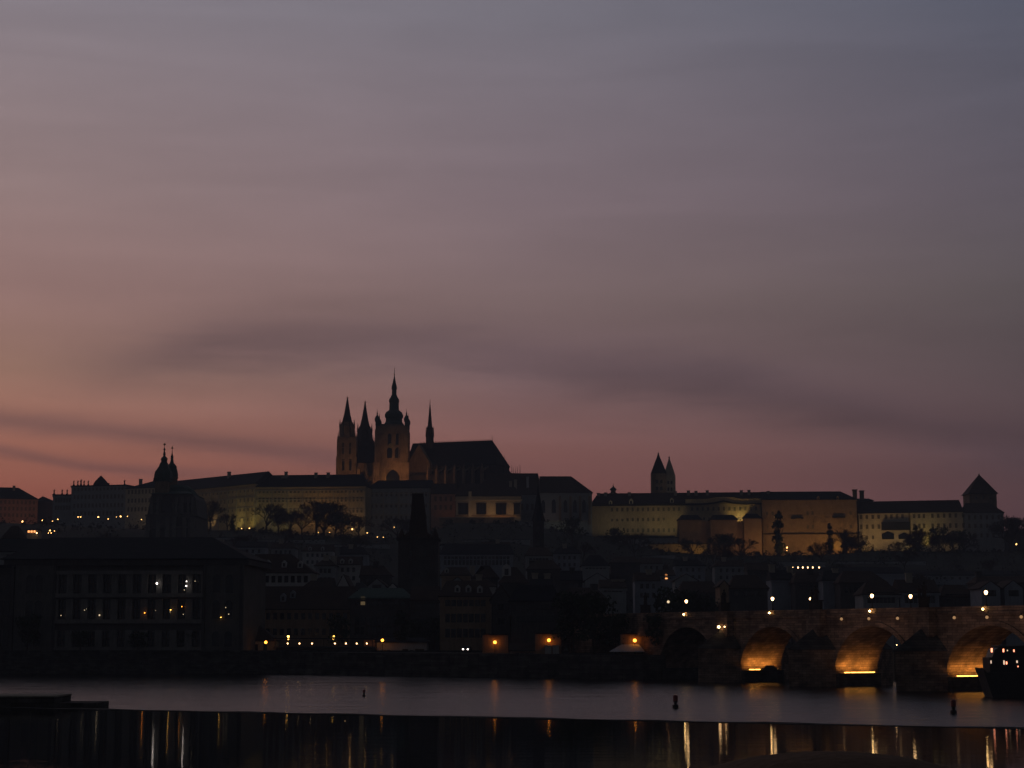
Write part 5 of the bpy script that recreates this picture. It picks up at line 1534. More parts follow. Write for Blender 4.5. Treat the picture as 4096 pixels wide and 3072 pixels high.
# parked car with two lit lamps
D = 448
cxp = X(1869, D)
t_ = thing('car', 'parked car on the quay with two bright lights on', 'car', (cxp, D, 4.05))
prof = [(-2.1, .35), (2.1, .35), (2.15, .8), (1.9, .95), (1.2, 1.0), (.6, 1.45), (-1.1, 1.47), (-1.7, 1.0), (-2.15, .9)]
Fc = Fr((cxp, D), (cxp + .15, D + 1))
MB().poly_extrude([(a, 4.05 + z) for a, z in prof], Fc, -.85, .85).build('body', 'black_paint', t_)
for a in (-1.35, 1.35):
    for b in (-.82, .82):
        w_ = MB().poly_extrude([(a + .33 * cos(q * pi / 8), 4.38 + .33 * sin(q * pi / 8)) for q in range(16)], Fc, b - .12, b + .12).build('wheel', 'black_iron', t_)
MB().box(-2.26, -2.1, -.72, -.40, 4.7, 4.95, Fc).build('headlight', 'lamp_cool', t_)
MB().box(-2.26, -2.1, .40, .72, 4.7, 4.95, Fc).build('headlight', 'lamp_cool', t_)

# ------------------------------------------------------------------ lamps on land
def pole_lamp(mat, r, h, name='street_lamp', lab='', g=None):
    t_ = thing(name, lab, 'street lamp', (0, 0, 0), g)
    MB().lathe([(.14, 0), (.08, .6), (.05, h)], 0, 0, 6).build('post', 'black_iron', t_)
    MB().ball((0, 0, h + r), r, 10).build('lamp_glass', mat, t_)
    MB().lathe([(r * .75, h + 2 * r + .002), (r * .2, h + 2.5 * r)], 0, 0, 8).build('lamp_cap', 'black_iron', t_)
    return t_


g = 'orange street lamps on the island quay'
oL = None
for (px, py, lab, D_) in ((1068, 2570, 'orange street lamp beside the waterside gatehouse, leftmost on the quay', 478), (1532, 2562, 'orange street lamp at the corner of the low pale waterside house', 479),
                      (1980, 2570, 'orange street lamp right of the parked car', 438), (2195, 2562, 'orange street lamp above the pair of white pillars', 424), (2537, 2563, 'orange street lamp above the pale canopy tent', 410)):
    zl = Z(py, D_) - .3; h = zl - 4.0
    if oL is None:
        oL = pole_lamp('lamp_orange', .36, 2.6, lab=lab, g=g); oL.location = (X(px, D_), D_, zl - 2.6)
    else: dup(oL, (X(px, D_), D_, zl - 2.6), lab, g)
g = 'pairs of yellow wall lanterns over the pavilion'
yl = None
for (px, lab) in ((1157, 'left double yellow wall lantern above the long pavilion'), (1337, 'right double yellow wall lantern above the long pavilion')):
    D_ = 487.5; p = (X(px, D_), D_, Z(2546, D_))
    if yl is None:
        yl = thing('wall_lantern', lab, 'lantern', p, g)
        MB().ball((p[0], p[1], p[2]), .30, 10).build('lamp_glass', 'lamp_yellow', yl)
        MB().ball((p[0], p[1], Z(2556, D_)), .22, 10).build('lamp_glass', 'lamp_yellow', yl)
        MB().tube((p[0], p[1] + .3, Z(2562, D_) - 1), (p[0], p[1] + .3, p[2] + .5), .06, .06).build('bracket', 'black_iron', yl)
    else: dup(yl, p, lab, g)
# odd lights in town
def on_face(px, off):
    ax, ay = FBr.A[0] + FBr.v[0] * off, FBr.A[1] + FBr.v[1] * off
    kx = (px - 2048) / FPX
    s_ = (kx * ay - ax) / (FBr.u[0] - kx * FBr.u[1])
    return FBr(s_, off, 0)


p = on_face(2868, -BW - 2.4)
ol = pole_lamp('lamp_white', .30, 4.4, lab='bright white lamp in the dark left of the leftmost lit arch', g='white lamps by the left bridge end')
ol.location = (p[0], p[1], Z(2508, p[1]) - 4.7)
p2 = on_face(2891, -BW - 2.2)
dup(ol, (p2[0], p2[1], Z(2508, p2[1]) - 2.3), 'small white lamp right of the bright one by the bridge end', scale=.5)
dup(ol, (X(3571, 405), 405, Z(2560, 405) - 2.9), 'white lamp seen through the middle arch at its right side', scale=.9)
dup(ol, (X(3579, 405), 405, Z(2592, 405) - 1.0), 'tiny white lamp below the lamp seen through the middle arch', scale=.35)
# small pier on which those two stand
tj = thing('jetty', 'small dark jetty seen through the middle bridge arch', 'jetty', (X(3575, 405), 405, -3))
MB().box(X(3560, 405), X(3640, 405), 403, 409, -3, Z(2592, 405) - 1.0).build('deck', 'timber', tj)
ol2 = pole_lamp('lamp_faint', .34, 2.5, lab='dim lamp left of the leftmost parapet lantern', g='dim lamps in the old town')
ol2.location = (X(2672, 470), 470, Z(2408, 470) - 2.5 - .3)
# hillside lamps
def ztop(px, py, D_): return Z(py, D_)
hill = [(82, 2086, 1, 'orange hill lamp under the orange lit palace'), (162, 2081, .7, 'hill lamp right of the orange lit palace end'), (204, 2086, .95, 'yellow hill lamp below the low flat wing, left one'),
        (224, 2077, .7, 'small hill lamp on the low flat wing corner'), (305, 2068, .7, 'left lamp of the close pair under the tall flat wing'), (315, 2068, .7, 'right lamp of the close pair under the tall flat wing'),
        (386, 2068, 1, 'bright hill lamp below the round roof turret'), (426, 2076, .65, 'lower hill lamp right of the turret lamp'), (459, 2068, .45, 'tiny lamp left of the brightest lamp near the domed church'),
        (476, 2066, 1.05, 'brightest hill lamp left of the domed church'), (503, 2065, .5, 'small lamp right of the brightest hill lamp'), (560, 2078, .5, 'lamp just left of the domed church wall'),
        (194, 2122, .8, 'upper lamp of the small cluster over the riverside palace'), (212, 2124, .45, 'right lamp of the small cluster over the riverside palace'), (188, 2132, .5, 'lower left lamp of the small cluster over the riverside palace'), (199, 2132, .5, 'lower right lamp of the small cluster over the riverside palace'),
        (823, 2110, .6, 'small hill lamp right of the domed church'), (963, 2114, .55, 'left lamp of two below the bright yellow wall'), (994, 2113, .75, 'right lamp of two below the bright yellow wall'),
        (1124, 2119, .65, 'single lamp below the castle among bare trees'), (1270, 2130, .45, 'left lamp at the foot of the orange lit front'), (1316, 2130, .45, 'right lamp at the foot of the orange lit front'),
        (1467, 2132, .65, 'lamp right of the glowing bush'), (1508, 2148, .55, 'left of two low lamps left of the bridge tower'), (1532, 2149, .45, 'right of two low lamps left of the bridge tower'),
        (1575, 2109, .5, 'lamp close to the left side of the bridge tower roof'), (1999, 2154, .35, 'tiny lamp in the dark gardens under the balustraded wing'),
        (3104, 2067, .8, 'lamp high on the wall right of the curved pediment'), (3670, 2190, .45, 'tiny lamp between bare trees under the pale wing'), (4070, 2177, 1, 'orange lamp at the right edge of the hill'),
        (1407, 2117, 1.0, 'lamp glowing inside the bush under the castle front'), (3150, 2190, 1.1, 'bright yellow lamp at the foot of the tall brown block'), (3149, 2203, .6, 'smaller lamp directly below the bright yellow lamp')]
hp = None
for (px, py, s, lab) in hill:
    D_ = 1090 if not (2000 < px < 4000) else 1105
    if px in (3104,): D_ = 1118
    if px < 250: D_ = 1100
    if py > 2120 and px < 250: D_ = 900
    if px == 1575: D_ = 1080
    zl = Z(py, D_)
    s *= .82
    if hp is None:
        hp = pole_lamp('lamp_hill', .5, 3.2, lab=lab, g='street lamps on the castle hill'); hp.location = (X(px, D_), D_, zl - 3.7)
    else: dup(hp, (X(px, D_), D_, zl - 3.7 * s), lab, scale=s)
# the row of seven small lights
g = 'row of seven small lights on the long low building'
r0 = None
for i, px in enumerate((3155, 3171, 3193, 3212, 3232, 3252, 3277)):
    lab = ['first', 'second', 'third', 'fourth', 'fifth', 'sixth', 'seventh'][i] + ' of seven small lights in a row under the hill, from the left'
    D_ = 836; p = (X(px, D_), D_, Z(2270 if i > 1 else 2268, D_))
    if r0 is None:
        r0 = thing('wall_light', lab, 'lamp', p, g)
        MB().ball(p, .30, 8).build('lamp_glass', 'lamp_white', r0)
        MB().box(p[0] - .06, p[0] + .06, p[1] + .2, p[1] + .35, p[2] - 1.6, p[2]).build('bracket', 'black_iron', r0)
    else: dup(r0, p, lab, scale=(.9, .9, 1.2))
# lit restaurant front at far left
tt_, Ft_, *_r = house('restaurant', 'small house with glowing front on the slope at far left', 'house', 108, 150, 905, 2120, 2112, None, 8, 'cream_plaster', 'slate', 1, 1, cornice=False)
for a in (.9, 2.3, 3.7):
    MB().box(a - .45, a + .45, -.15, .1, Z(2130, 905), Z(2122, 905), Ft_).build('window', 'window_warm', tt_)
MB().ball((X(141, 903), 903, Z(2132, 903)), .3).build('lamp_glass', 'lamp_white', tt_)
sun_spot((X(1407, 1088) + 1, 1084, Z(2122, 1088)), (X(1407, 1088), 1100, Z(2112, 1088)), 500, (1, .6, .15), 150)
sun_spot((X(3150, 1100), 1098, Z(2190, 1100)), (X(3150, 1105), 1132, Z(2190, 1100)), 600, (1, .6, .15), 150)
for px in (3200, 3390):
    sun_spot((X(px, 1118), 1118, Z(2212, 1118)), (X(px, 1122), 1126, Z(2216, 1122)), 60, (1, .12, .04), 150)

# ------------------------------------------------------------------ trees
def bare_tree(name, label, h=12., seed=1, spread=.55, g=None, dense=1.0):
    r = random.Random(seed)
    t_ = thing(name, label, 'tree', (0, 0, 0), g)
    tr = MB(); cr = MB()

    def grow(p, d, l, rad, lev):
        q = [p[i] + d[i] * l for i in range(3)]
        (tr if lev < 2 else cr).tube(tuple(p), tuple(q), rad, rad * .68, 5 if lev < 2 else 3)
        if lev >= 6: return
        n = 3 if lev < 4 else (3 if r.random() < .55 * dense else 2)
        for _ in range(n):
            s = spread * (1 + .35 * r.random())
            nd_ = [d[i] + s * r.uniform(-1, 1) for i in range(3)]
            nd_[2] += .10
            m_ = sqrt(sum(c * c for c in nd_)); nd_ = [c / m_ for c in nd_]
            st = q if r.random() < .7 else [p[i] + (q[i] - p[i]) * r.uniform(.55, .95) for i in range(3)]
            grow(st, nd_, l * r.uniform(.66, .86), max(.045, rad * .62), lev + 1)
    grow([0, 0, 0], [0.03, 0, 1], h * .19, h * .024, 0)
    for _q in range(3):
        a_ = r.uniform(0, 6.28); grow([0, 0, h * r.uniform(.12, .19)], [cos(a_) * .75, sin(a_) * .75, .75], h * .19, h * .013, 1)
    tr.build('trunk', 'bark', t_); cr.build('crown', 'twig', t_)
    return t_


def leafy(name, label, h, w, seed, g=None, shape='round', n=1300, mat='foliage'):
    r = random.Random(seed)
    t_ = thing(name, label, 'tree' if shape != 'bush' else 'bush', (0, 0, 0), g)
    tr = MB().lathe([(h * .03, 0), (h * .022, h * .3), (h * .01, h * .8)], 0, 0, 6)
    for i in range(7):
        a = r.uniform(0, 2 * pi); z = h * r.uniform(.25, .6)
        tr.tube((0, 0, z), (w * .35 * cos(a), w * .35 * sin(a), z + h * .22), h * .012, .03, 4)
    tr.build('trunk', 'bark', t_)
    cr = MB()
    blobs = []
    for i in range(22):
        if shape == 'column':
            z = h * r.uniform(.1, .96); rr = w * .5 * (1 - abs(z / h - .4) * .9) * r.uniform(.5, 1)
            a = r.uniform(0, 2 * pi); blobs.append((rr * .5 * cos(a), rr * .5 * sin(a), z, rr * .55 + .3))
        else:
            z = h * r.uniform(.30 if shape == 'round' else .1, .9); k_ = sqrt(max(.05, 1 - ((z / h - .58) / .45) ** 2)); rr = w * .5 * k_
            a = r.uniform(0, 2 * pi); q = r.uniform(.2, .85); blobs.append((rr * q * cos(a), rr * q * sin(a), z, w * r.uniform(.12, .22)))
    for i in range(n):
        bx, by, bz, br_ = r.choice(blobs)
        v_ = [r.gauss(0, 1) for _ in range(3)]; m_ = sqrt(sum(c * c for c in v_)) or 1
        q = br_ * r.uniform(.55, 1.12)
        c_ = (bx + v_[0] / m_ * q, by + v_[1] / m_ * q, bz + v_[2] / m_ * q * .85)
        s = r.uniform(.18, .5) * (h / 12) ** .5
        e1 = [r.uniform(-1, 1) * s for _ in range(3)]; e2 = [r.uniform(-1, 1) * s for _ in range(3)]
        k_ = len(cr.v)
        cr.v += [tuple(c_[j] + e1[j] for j in range(3)), tuple(c_[j] + e2[j] for j in range(3)), tuple(c_[j] - e1[j] for j in range(3)), tuple(c_[j] - e2[j] * .6 for j in range(3))]
        cr.f.append((k_, k_ + 1, k_ + 2, k_ + 3))
    cr.build('crown', mat, t_)
    return t_


ORD = ['first', 'second', 'third', 'fourth', 'fifth', 'sixth', 'seventh', 'eighth', 'ninth', 'tenth', 'eleventh', 'twelfth', 'thirteenth', 'fourteenth', 'fifteenth', 'sixteenth']
protos = [None] * 4
def put_bare(px, py_base, py_top, D_, lab, g, i):
    zb_, zt = Z(py_base, D_), Z(py_top, D_)
    zg = ground(X(px, D_), D_)
    zb_ = min(zb_, zg + .3) if zb_ > zg else zb_
    k_ = i % 4
    if protos[k_] is None:
        t_ = bare_tree('bare_tree', lab, 12, 40 + k_, (.5, .62, .42, .55)[k_], g, (1, .8, 1.1, .9)[k_]); protos[k_] = t_
        zs = [v.co.z for c in kids(t_) for v in c.data.vertices]; t_['top'] = max(zs); protos[k_]['hh'] = max(zs)
        t_.location = (X(px, D_), D_, zb_); s = (zt - zb_) / t_['hh']; t_.scale = (s * 1.15, s * 1.15, s); t_.rotation_euler = (0, 0, i * 1.7)
        t_['_s'] = s
    else:
        s = (zt - zb_) / protos[k_]['hh']
        t_ = dup(protos[k_], (X(px, D_), D_, zb_), lab, g, i * 1.7, (s * 1.15, s * 1.15, s))
    t_['group'] = g
    return t_


i = 0
g1 = 'bare trees along the foot of the castle'
castle_trees = [(788, 2120, 2020), (838, 2120, 1990), (905, 2122, 2050), (1062, 2130, 2010), (1110, 2130, 2050), (1158, 2138, 2030), (1205, 2140, 2040), (1262, 2148, 2000), (1292, 2150, 1985), (1340, 2152, 2030), (1372, 2153, 2048), (1432, 2155, 2060),
                (1588, 2160, 2060), (1625, 2160, 2070)]
for n_, (px, yb_, yt_) in enumerate(castle_trees):
    where = 'beside the domed church' if px < 920 else ('before the greenish castle front' if px < 1230 else ('before the orange lit castle front' if px < 1500 else 'just left of the bridge tower'))
    idx = [c for c in castle_trees if (c[0] < 920) == (px < 920) and (c[0] < 1230) == (px < 1230) and (c[0] < 1500) == (px < 1500)].index((px, yb_, yt_))
    put_bare(px, yb_, yt_, 1092 + (n_ % 3) * 6, '%s bare tree from the left %s' % (ORD[idx], where), g1, i); i += 1
g2 = 'bare trees below the lit right part of the castle'
right_trees = [(2770, 2235, 2150), (2905, 2240, 2128), (2964, 2240, 2140), (3385, 2235, 2110), (3412, 2232, 2150), (3458, 2228, 2160), (3600, 2225, 2160), (3648, 2225, 2130), (3680, 2225, 2110), (3780, 2222, 2140), (3815, 2222, 2120), (3860, 2222, 2130), (4045, 2190, 2075), (4080, 2190, 2060)]
zones = ((2850, 'before the bright garden wall'), (3100, 'below the curved pediment'), (3500, 'before the tall brown block'), (3720, 'before the pale three row wing'), (4000, 'at the dark end below the square tower'), (5000, 'on the skyline at the right edge'))
for n_, (px, yb_, yt_) in enumerate(right_trees):
    zi = [q for q, (lim, _) in enumerate(zones) if px < lim][0]
    idx = sum(1 for c in right_trees[:n_] if [q for q, (lim, _) in enumerate(zones) if c[0] < lim][0] == zi)
    put_bare(px, yb_, yt_, 1092 + (n_ % 3) * 5, '%s bare tree from the left %s' % (ORD[idx], zones[zi][1]), g2, i); i += 1
# slope trees
g3 = 'bare trees scattered over the dark hillside'
rr_ = random.Random(5)
zl_ = [('left of the domed church', 230, 560), ('between domed church and bridge tower', 800, 1480), ('between bridge tower and slim spire', 1780, 2130), ('below the long palace', 2200, 2900), ('below the pale wing', 2950, 3750), ('at the dark right end', 3780, 4096)]
for (zn, p0, p1) in zl_:
    n_ = max(3, int((p1 - p0) / 90))
    for q in range(n_):
        px = p0 + (p1 - p0) * (q + .5 + rr_.uniform(-.3, .3)) / n_
        D_ = 700 + 330 * ((q * .618) % 1)
        x_ = X(px, D_); zg = ground(x_, D_); h = rr_.uniform(9, 15)
        k_ = i % 4
        s = h / protos[k_]['hh']
        dup(protos[k_], (x_, D_, zg - .2), '%s slope tree from the left, %s' % (ORD[q] if q < 16 else 'last', zn), g3, i * 2.1, s); i += 1
# dark leafy ones
g4 = 'dark evergreen trees'
e0 = leafy('dark_tree', 'dense dark rounded tree left of the glowing bush under the castle', 13, 11, 3, g4); e0.location = (X(1362, 1084), 1084, Z(2158, 1084)); e0.scale = (1.15, 1.15, 1.25)
dup(e0, (X(2898, 1096), 1096, Z(2215, 1096)), 'dense dark crown in front of the brown bastion', g4, 1, (1.15, 1.15, .95))
dup(e0, (X(2290, 1000), 1000, Z(2215, 1000)), 'big dark tree leaning over the pale terrace wall', g4, 2, (1.3, 1.3, 1.6))
dup(e0, (X(3760, 1100), 1100, Z(2230, 1100)), 'dark tree covering the right end of the pale wing', g4, 2.5, (1.3, 1.3, 1.5))
dup(e0, (X(3840, 1098), 1098, Z(2230, 1098)), 'dark tree below the square tower', g4, 3.5, (1.3, 1.3, 1.35))
dup(e0, (X(2460, 1060), 1060, Z(2230, 1060)), 'dark tree at the unlit left end of the long palace', g4, 4.5, (1.3, 1.3, 1.4))
dup(e0, (X(4060, 1130), 1130, Z(2150, 1130)), 'dark round tree mass at the right edge of the hill', g4, 4.9, (1.5, 1.3, 1.0))
c0 = leafy('cypress_tree', 'left one of two dark columnar trees before the brown block', 16, 5, 8, 'columnar trees below the castle', 'column', 1500)
c0.location = (X(3322, 1104), 1104, Z(2228, 1104)); c0.scale = (1.25, 1.25, 1.25)
dup(c0, (X(3383, 1106), 1106, Z(2228, 1106)), 'right one of two dark columnar trees before the brown block', rotz=1, scale=(1.2, 1.2, .95))
dup(c0, (X(3118, 1106), 1106, Z(2232, 1106)), 'tallest dark columnar tree, before the left edge of the brown block', rotz=2, scale=(1.7, 1.7, 1.75))
dup(c0, (X(3668, 1104), 1104, Z(2225, 1104)), 'brownish columnar tree before the pale three row wing', rotz=3, scale=(1.2, 1.2, 1.15))
dup(c0, (X(925, 1088), 1088, Z(2126, 1088)), 'small columnar tree left of the bright yellow castle wall', rotz=4, scale=(.75, .75, .5))
dup(c0, (X(1607, 484), 484, 4), 'thick black columnar tree behind the low pale waterside house', rotz=5, scale=(.95, .95, .66))
# island trees on the quay
g5 = 'dark leafy trees on the island quay'
q0 = leafy('island_tree', 'leftmost dark tree before the riverside palace on the quay', 9, 8, 21, g5, n=1500); q0.location = (X(120, 466), 466, 4)
isl = [(330, .8), (560, .75), (760, .85), (1360, 1.0), (1660, .9), (1740, 1.0), (1820, .8), (2100, 1.15), (2290, 1.5), (2370, 1.5), (2460, .95), (2640, 1.0), (2690, 1.8), (2780, 1.7), (2850, 1.3)]
islab = ['second dark tree along the riverside palace foot', 'third dark tree along the riverside palace foot', 'last dark tree along the riverside palace foot', 'dark tree between the two yellow wall lanterns and the lit house',
         'dark tree right of the low pale waterside house', 'dark tree behind the left side of the parked car', 'dark tree beside the left side of the parked car', 'dark tree left of the middle island lamp',
         'dark tree right of the white pillars', 'big dark tree left of the canopy tent', 'dark tree above the canopy tent', 'small dark tree right of the canopy tent', 'big dark tree midway between tent and bridge', 'dark tree left of the jetty lamps', 'dark tree beside the jetty lamps']
for n_, ((px, s), lab) in enumerate(zip(isl, islab)):
    D_ = 466 + (n_ % 3) * 3 if px < 1000 else 488 + (n_ % 3) * 6
    if px == 2100: D_ = 452
    if px > 2250: D_ = {2290: 424, 2370: 418, 2460: 413, 2640: 405}.get(px, 480 + n_)
    dup(q0, (X(px, D_), D_, 4), lab, g5, n_ * 1.3, (s * .9, s * .9, s * (.7 if px < 1000 else 1)))
# undergrowth below the castle and along the quay
mb = MB(); r = random.Random(9)
for _ in range(620):
    px = r.uniform(-50, 4150); D_ = r.choice([r.uniform(1078, 1108), r.uniform(900, 1080), r.uniform(700, 1000)])
    x_ = X(px, D_); zg = ground(x_, D_)
    hh_ = r.uniform(2.5, 8.5) if D_ < 1070 else r.uniform(1.2, 3.2); ww_ = hh_ * r.uniform(.45, .8)
    for _k in range(34):
        s = r.uniform(.25, .75)
        v_ = [r.gauss(0, 1) for _ in range(3)]; m_ = sqrt(sum(c * c for c in v_)) or 1
        c_ = (x_ + v_[0] / m_ * ww_, D_ + v_[1] / m_ * ww_, zg + abs(v_[2]) / m_ * hh_)
        e1 = [r.uniform(-1, 1) * s for _ in range(3)]; e2 = [r.uniform(-1, 1) * s for _ in range(3)]
        k_ = len(mb.v); mb.v += [tuple(c_[j] + e1[j] for j in range(3)), tuple(c_[j] + e2[j] for j in range(3)), tuple(c_[j] - e1[j] for j in range(3)), tuple(c_[j] - e2[j] * .6 for j in range(3))]
        mb.f.append((k_, k_ + 1, k_ + 2, k_ + 3))
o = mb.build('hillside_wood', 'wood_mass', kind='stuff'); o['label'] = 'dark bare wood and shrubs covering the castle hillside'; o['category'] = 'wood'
# hedge line at the foot of the lit right walls
t_ = thing('hedge', 'long dark hedge line along the foot of the lit walls at right', 'hedge', (X(3600, 1090), 1090, Z(2230, 1090)))
mb = MB(); r = random.Random(19)
for _ in range(2600):
    px = r.uniform(3440, 4100); D_ = r.uniform(1089, 1094); s = r.uniform(.35, .9)
    top = 2212 if px < 3470 else 2206
    c_ = (X(px, D_), D_, r.uniform(Z(2245, D_), Z(top - 4 * sin(px * .02), D_)))
    e1 = [r.uniform(-1, 1) * s for _ in range(3)]; e2 = [r.uniform(-1, 1) * s for _ in range(3)]
    k_ = len(mb.v); mb.v += [tuple(c_[j] + e1[j] for j in range(3)), tuple(c_[j] + e2[j] for j in range(3)), tuple(c_[j] - e1[j] for j in range(3)), tuple(c_[j] - e2[j] * .6 for j in range(3))]
    mb.f.append((k_, k_ + 1, k_ + 2, k_ + 3))
mb.build('leaves', 'foliage', t_)

# ------------------------------------------------------------------ river objects
b0 = None
for (px, yt_, yb_, lab) in ((2696, 2770, 2826, 'middle one of three river markers, red above black'), (3797, 2792, 2848, 'rightmost river marker below the right lit arch'), (1461, 2754, 2780, 'smallest river marker, leftmost and farthest away')):
    D_ = (CH + 1.2) * FPX / (yb_ - 2535); p = (X(px, D_), D_, -1.2)
    if b0 is None:
        b0 = thing('river_marker', lab, 'buoy', p, 'red and black markers in the river')
        MB().lathe([(.30, -1.8), (.42, -1.2), (.40, -.75), (.2, -.68), (.2, -.45), (.30, -.40), (.30, -.3)], p[0], p[1], 12).build('base', 'black_paint', b0)
        MB().lathe([(.32, -.298), (.32, .42), (.22, .5), (.1, .55)], p[0], p[1], 12).build('marker', 'red_paint', b0)
    else: dup(b0, p, lab, scale=1.0 if px > 2000 else .62)
# moored boat with lit windows at the right edge
D = 287
t_ = thing('river_boat', 'dark two deck river boat with red and white lit windows at the right edge', 'boat', (X(4050, D), D + 3, -1.6))
def bp(px, py, dy=0): return (X(px, D, py), D + dy, Z(py, D))
xl = X(3932, D, 2700); xr = X(4400, D, 2700)
hull = [(xl + 1.6, -1.8), (xr, -1.8), (xr, Z(2690, D)), (xl + .6, Z(2690, D)), (xl, Z(2672, D))]
MB().poly_extrude(hull, W0, D, D + 5).build('hull', 'black_paint', t_)
MB().box(xl + 1.2, xr, D + .3, D + 4.7, Z(2690, D) + .003, Z(2630, D)).build('lower_cabin', 'black_paint', t_)
MB().poly_extrude([(xl + 1.6, Z(2630, D) + .003), (xr, Z(2630, D) + .003), (xr, Z(2586, D)), (xl + 3.0, Z(2586, D)), (xl + 2.1, Z(2598, D))], W0, D + .5, D + 4.5).build('upper_cabin', 'black_paint', t_)
MB().box(xl + 2.6, xr, D + .2, D + 4.8, Z(2586, D) + .003, Z(2582, D)).build('roof', 'lead_sheet', t_)
for (px, py, w_, h_, m_) in ((3970, 2601, .26, .62, 'window_red'), (4017, 2602, .22, .5, 'window_red'), (4033, 2602, .12, .2, 'lamp_faint'), (4059, 2603, .18, .34, 'window_red'),
                       (3966, 2648, .14, .45, 'window_pale'), (4018, 2650, .18, .62, 'window_pale'), (4028, 2652, .2, .4, 'window_red'), (4070, 2647, .2, .35, 'window_pale'), (4074, 2666, .14, .2, 'window_red')):
    z_ = Z(py, D); y_ = D + .5 if py < 2630 else D + .3
    if m_ not in MATS: emit_mat(m_, (1, .30, .16) if 'red' in m_ else (1, .7, .5), 3.2 if 'red' in m_ else 1.1)
    MB().box(X(px, D, py) - w_ / 2, X(px, D, py) + w_ / 2, y_ - .06, y_ - .004, z_ - h_ / 2, z_ + h_ / 2).build('window', m_, t_)
# parasol on the near terrace at the bottom edge
D = 19.
cxp = X(3330, D, 3030)
zt = Z(3008, D)
t_ = thing('parasol', 'dark brown rounded parasol top rising into the bottom edge', 'parasol', (cxp, D, 4.41))
prof = [(2.15, zt - .62), (2.1, zt - .56), (1.75, zt - .36), (1.3, zt - .185), (.85, zt - .07), (.4, zt - .015), (.06, zt)]
MB().lathe([(2.1, zt - .64), (2.15, zt - .63)] + prof[0:], cxp, D, 16).build('canopy', 'canvas', t_, smooth=True)
MB().tube((cxp, D, 4.41), (cxp, D, zt - .65), .035, .03, 8).build('pole', 'timber', t_)
MB().lathe([(.35, 4.41), (.35, 4.48), (.08, 4.52)], cxp, D, 12).build('base', 'black_iron', t_)

# ------------------------------------------------------------------ air
HZD = 0.00026
mb = MB().box(-600, 600, -70, 1420, -9.5, 260)
m = bpy.data.materials.new('haze_air'); m.use_nodes = True; nt2 = m.node_tree; nt2.nodes.clear()
vv = nt2.nodes.new('ShaderNodeVolumePrincipled'); oo = nt2.nodes.new('ShaderNodeOutputMaterial')
vv.inputs['Color'].default_value = (.58, .64, .76, 1); vv.inputs['Density'].default_value = HZD
nt2.links.new(vv.outputs[0], oo.inputs['Volume']); MATS['haze_air'] = m
if HAZE:
    o = mb.build('haze', 'haze_air', kind='stuff'); o['label'] = 'thin evening haze'; o['category'] = 'haze'
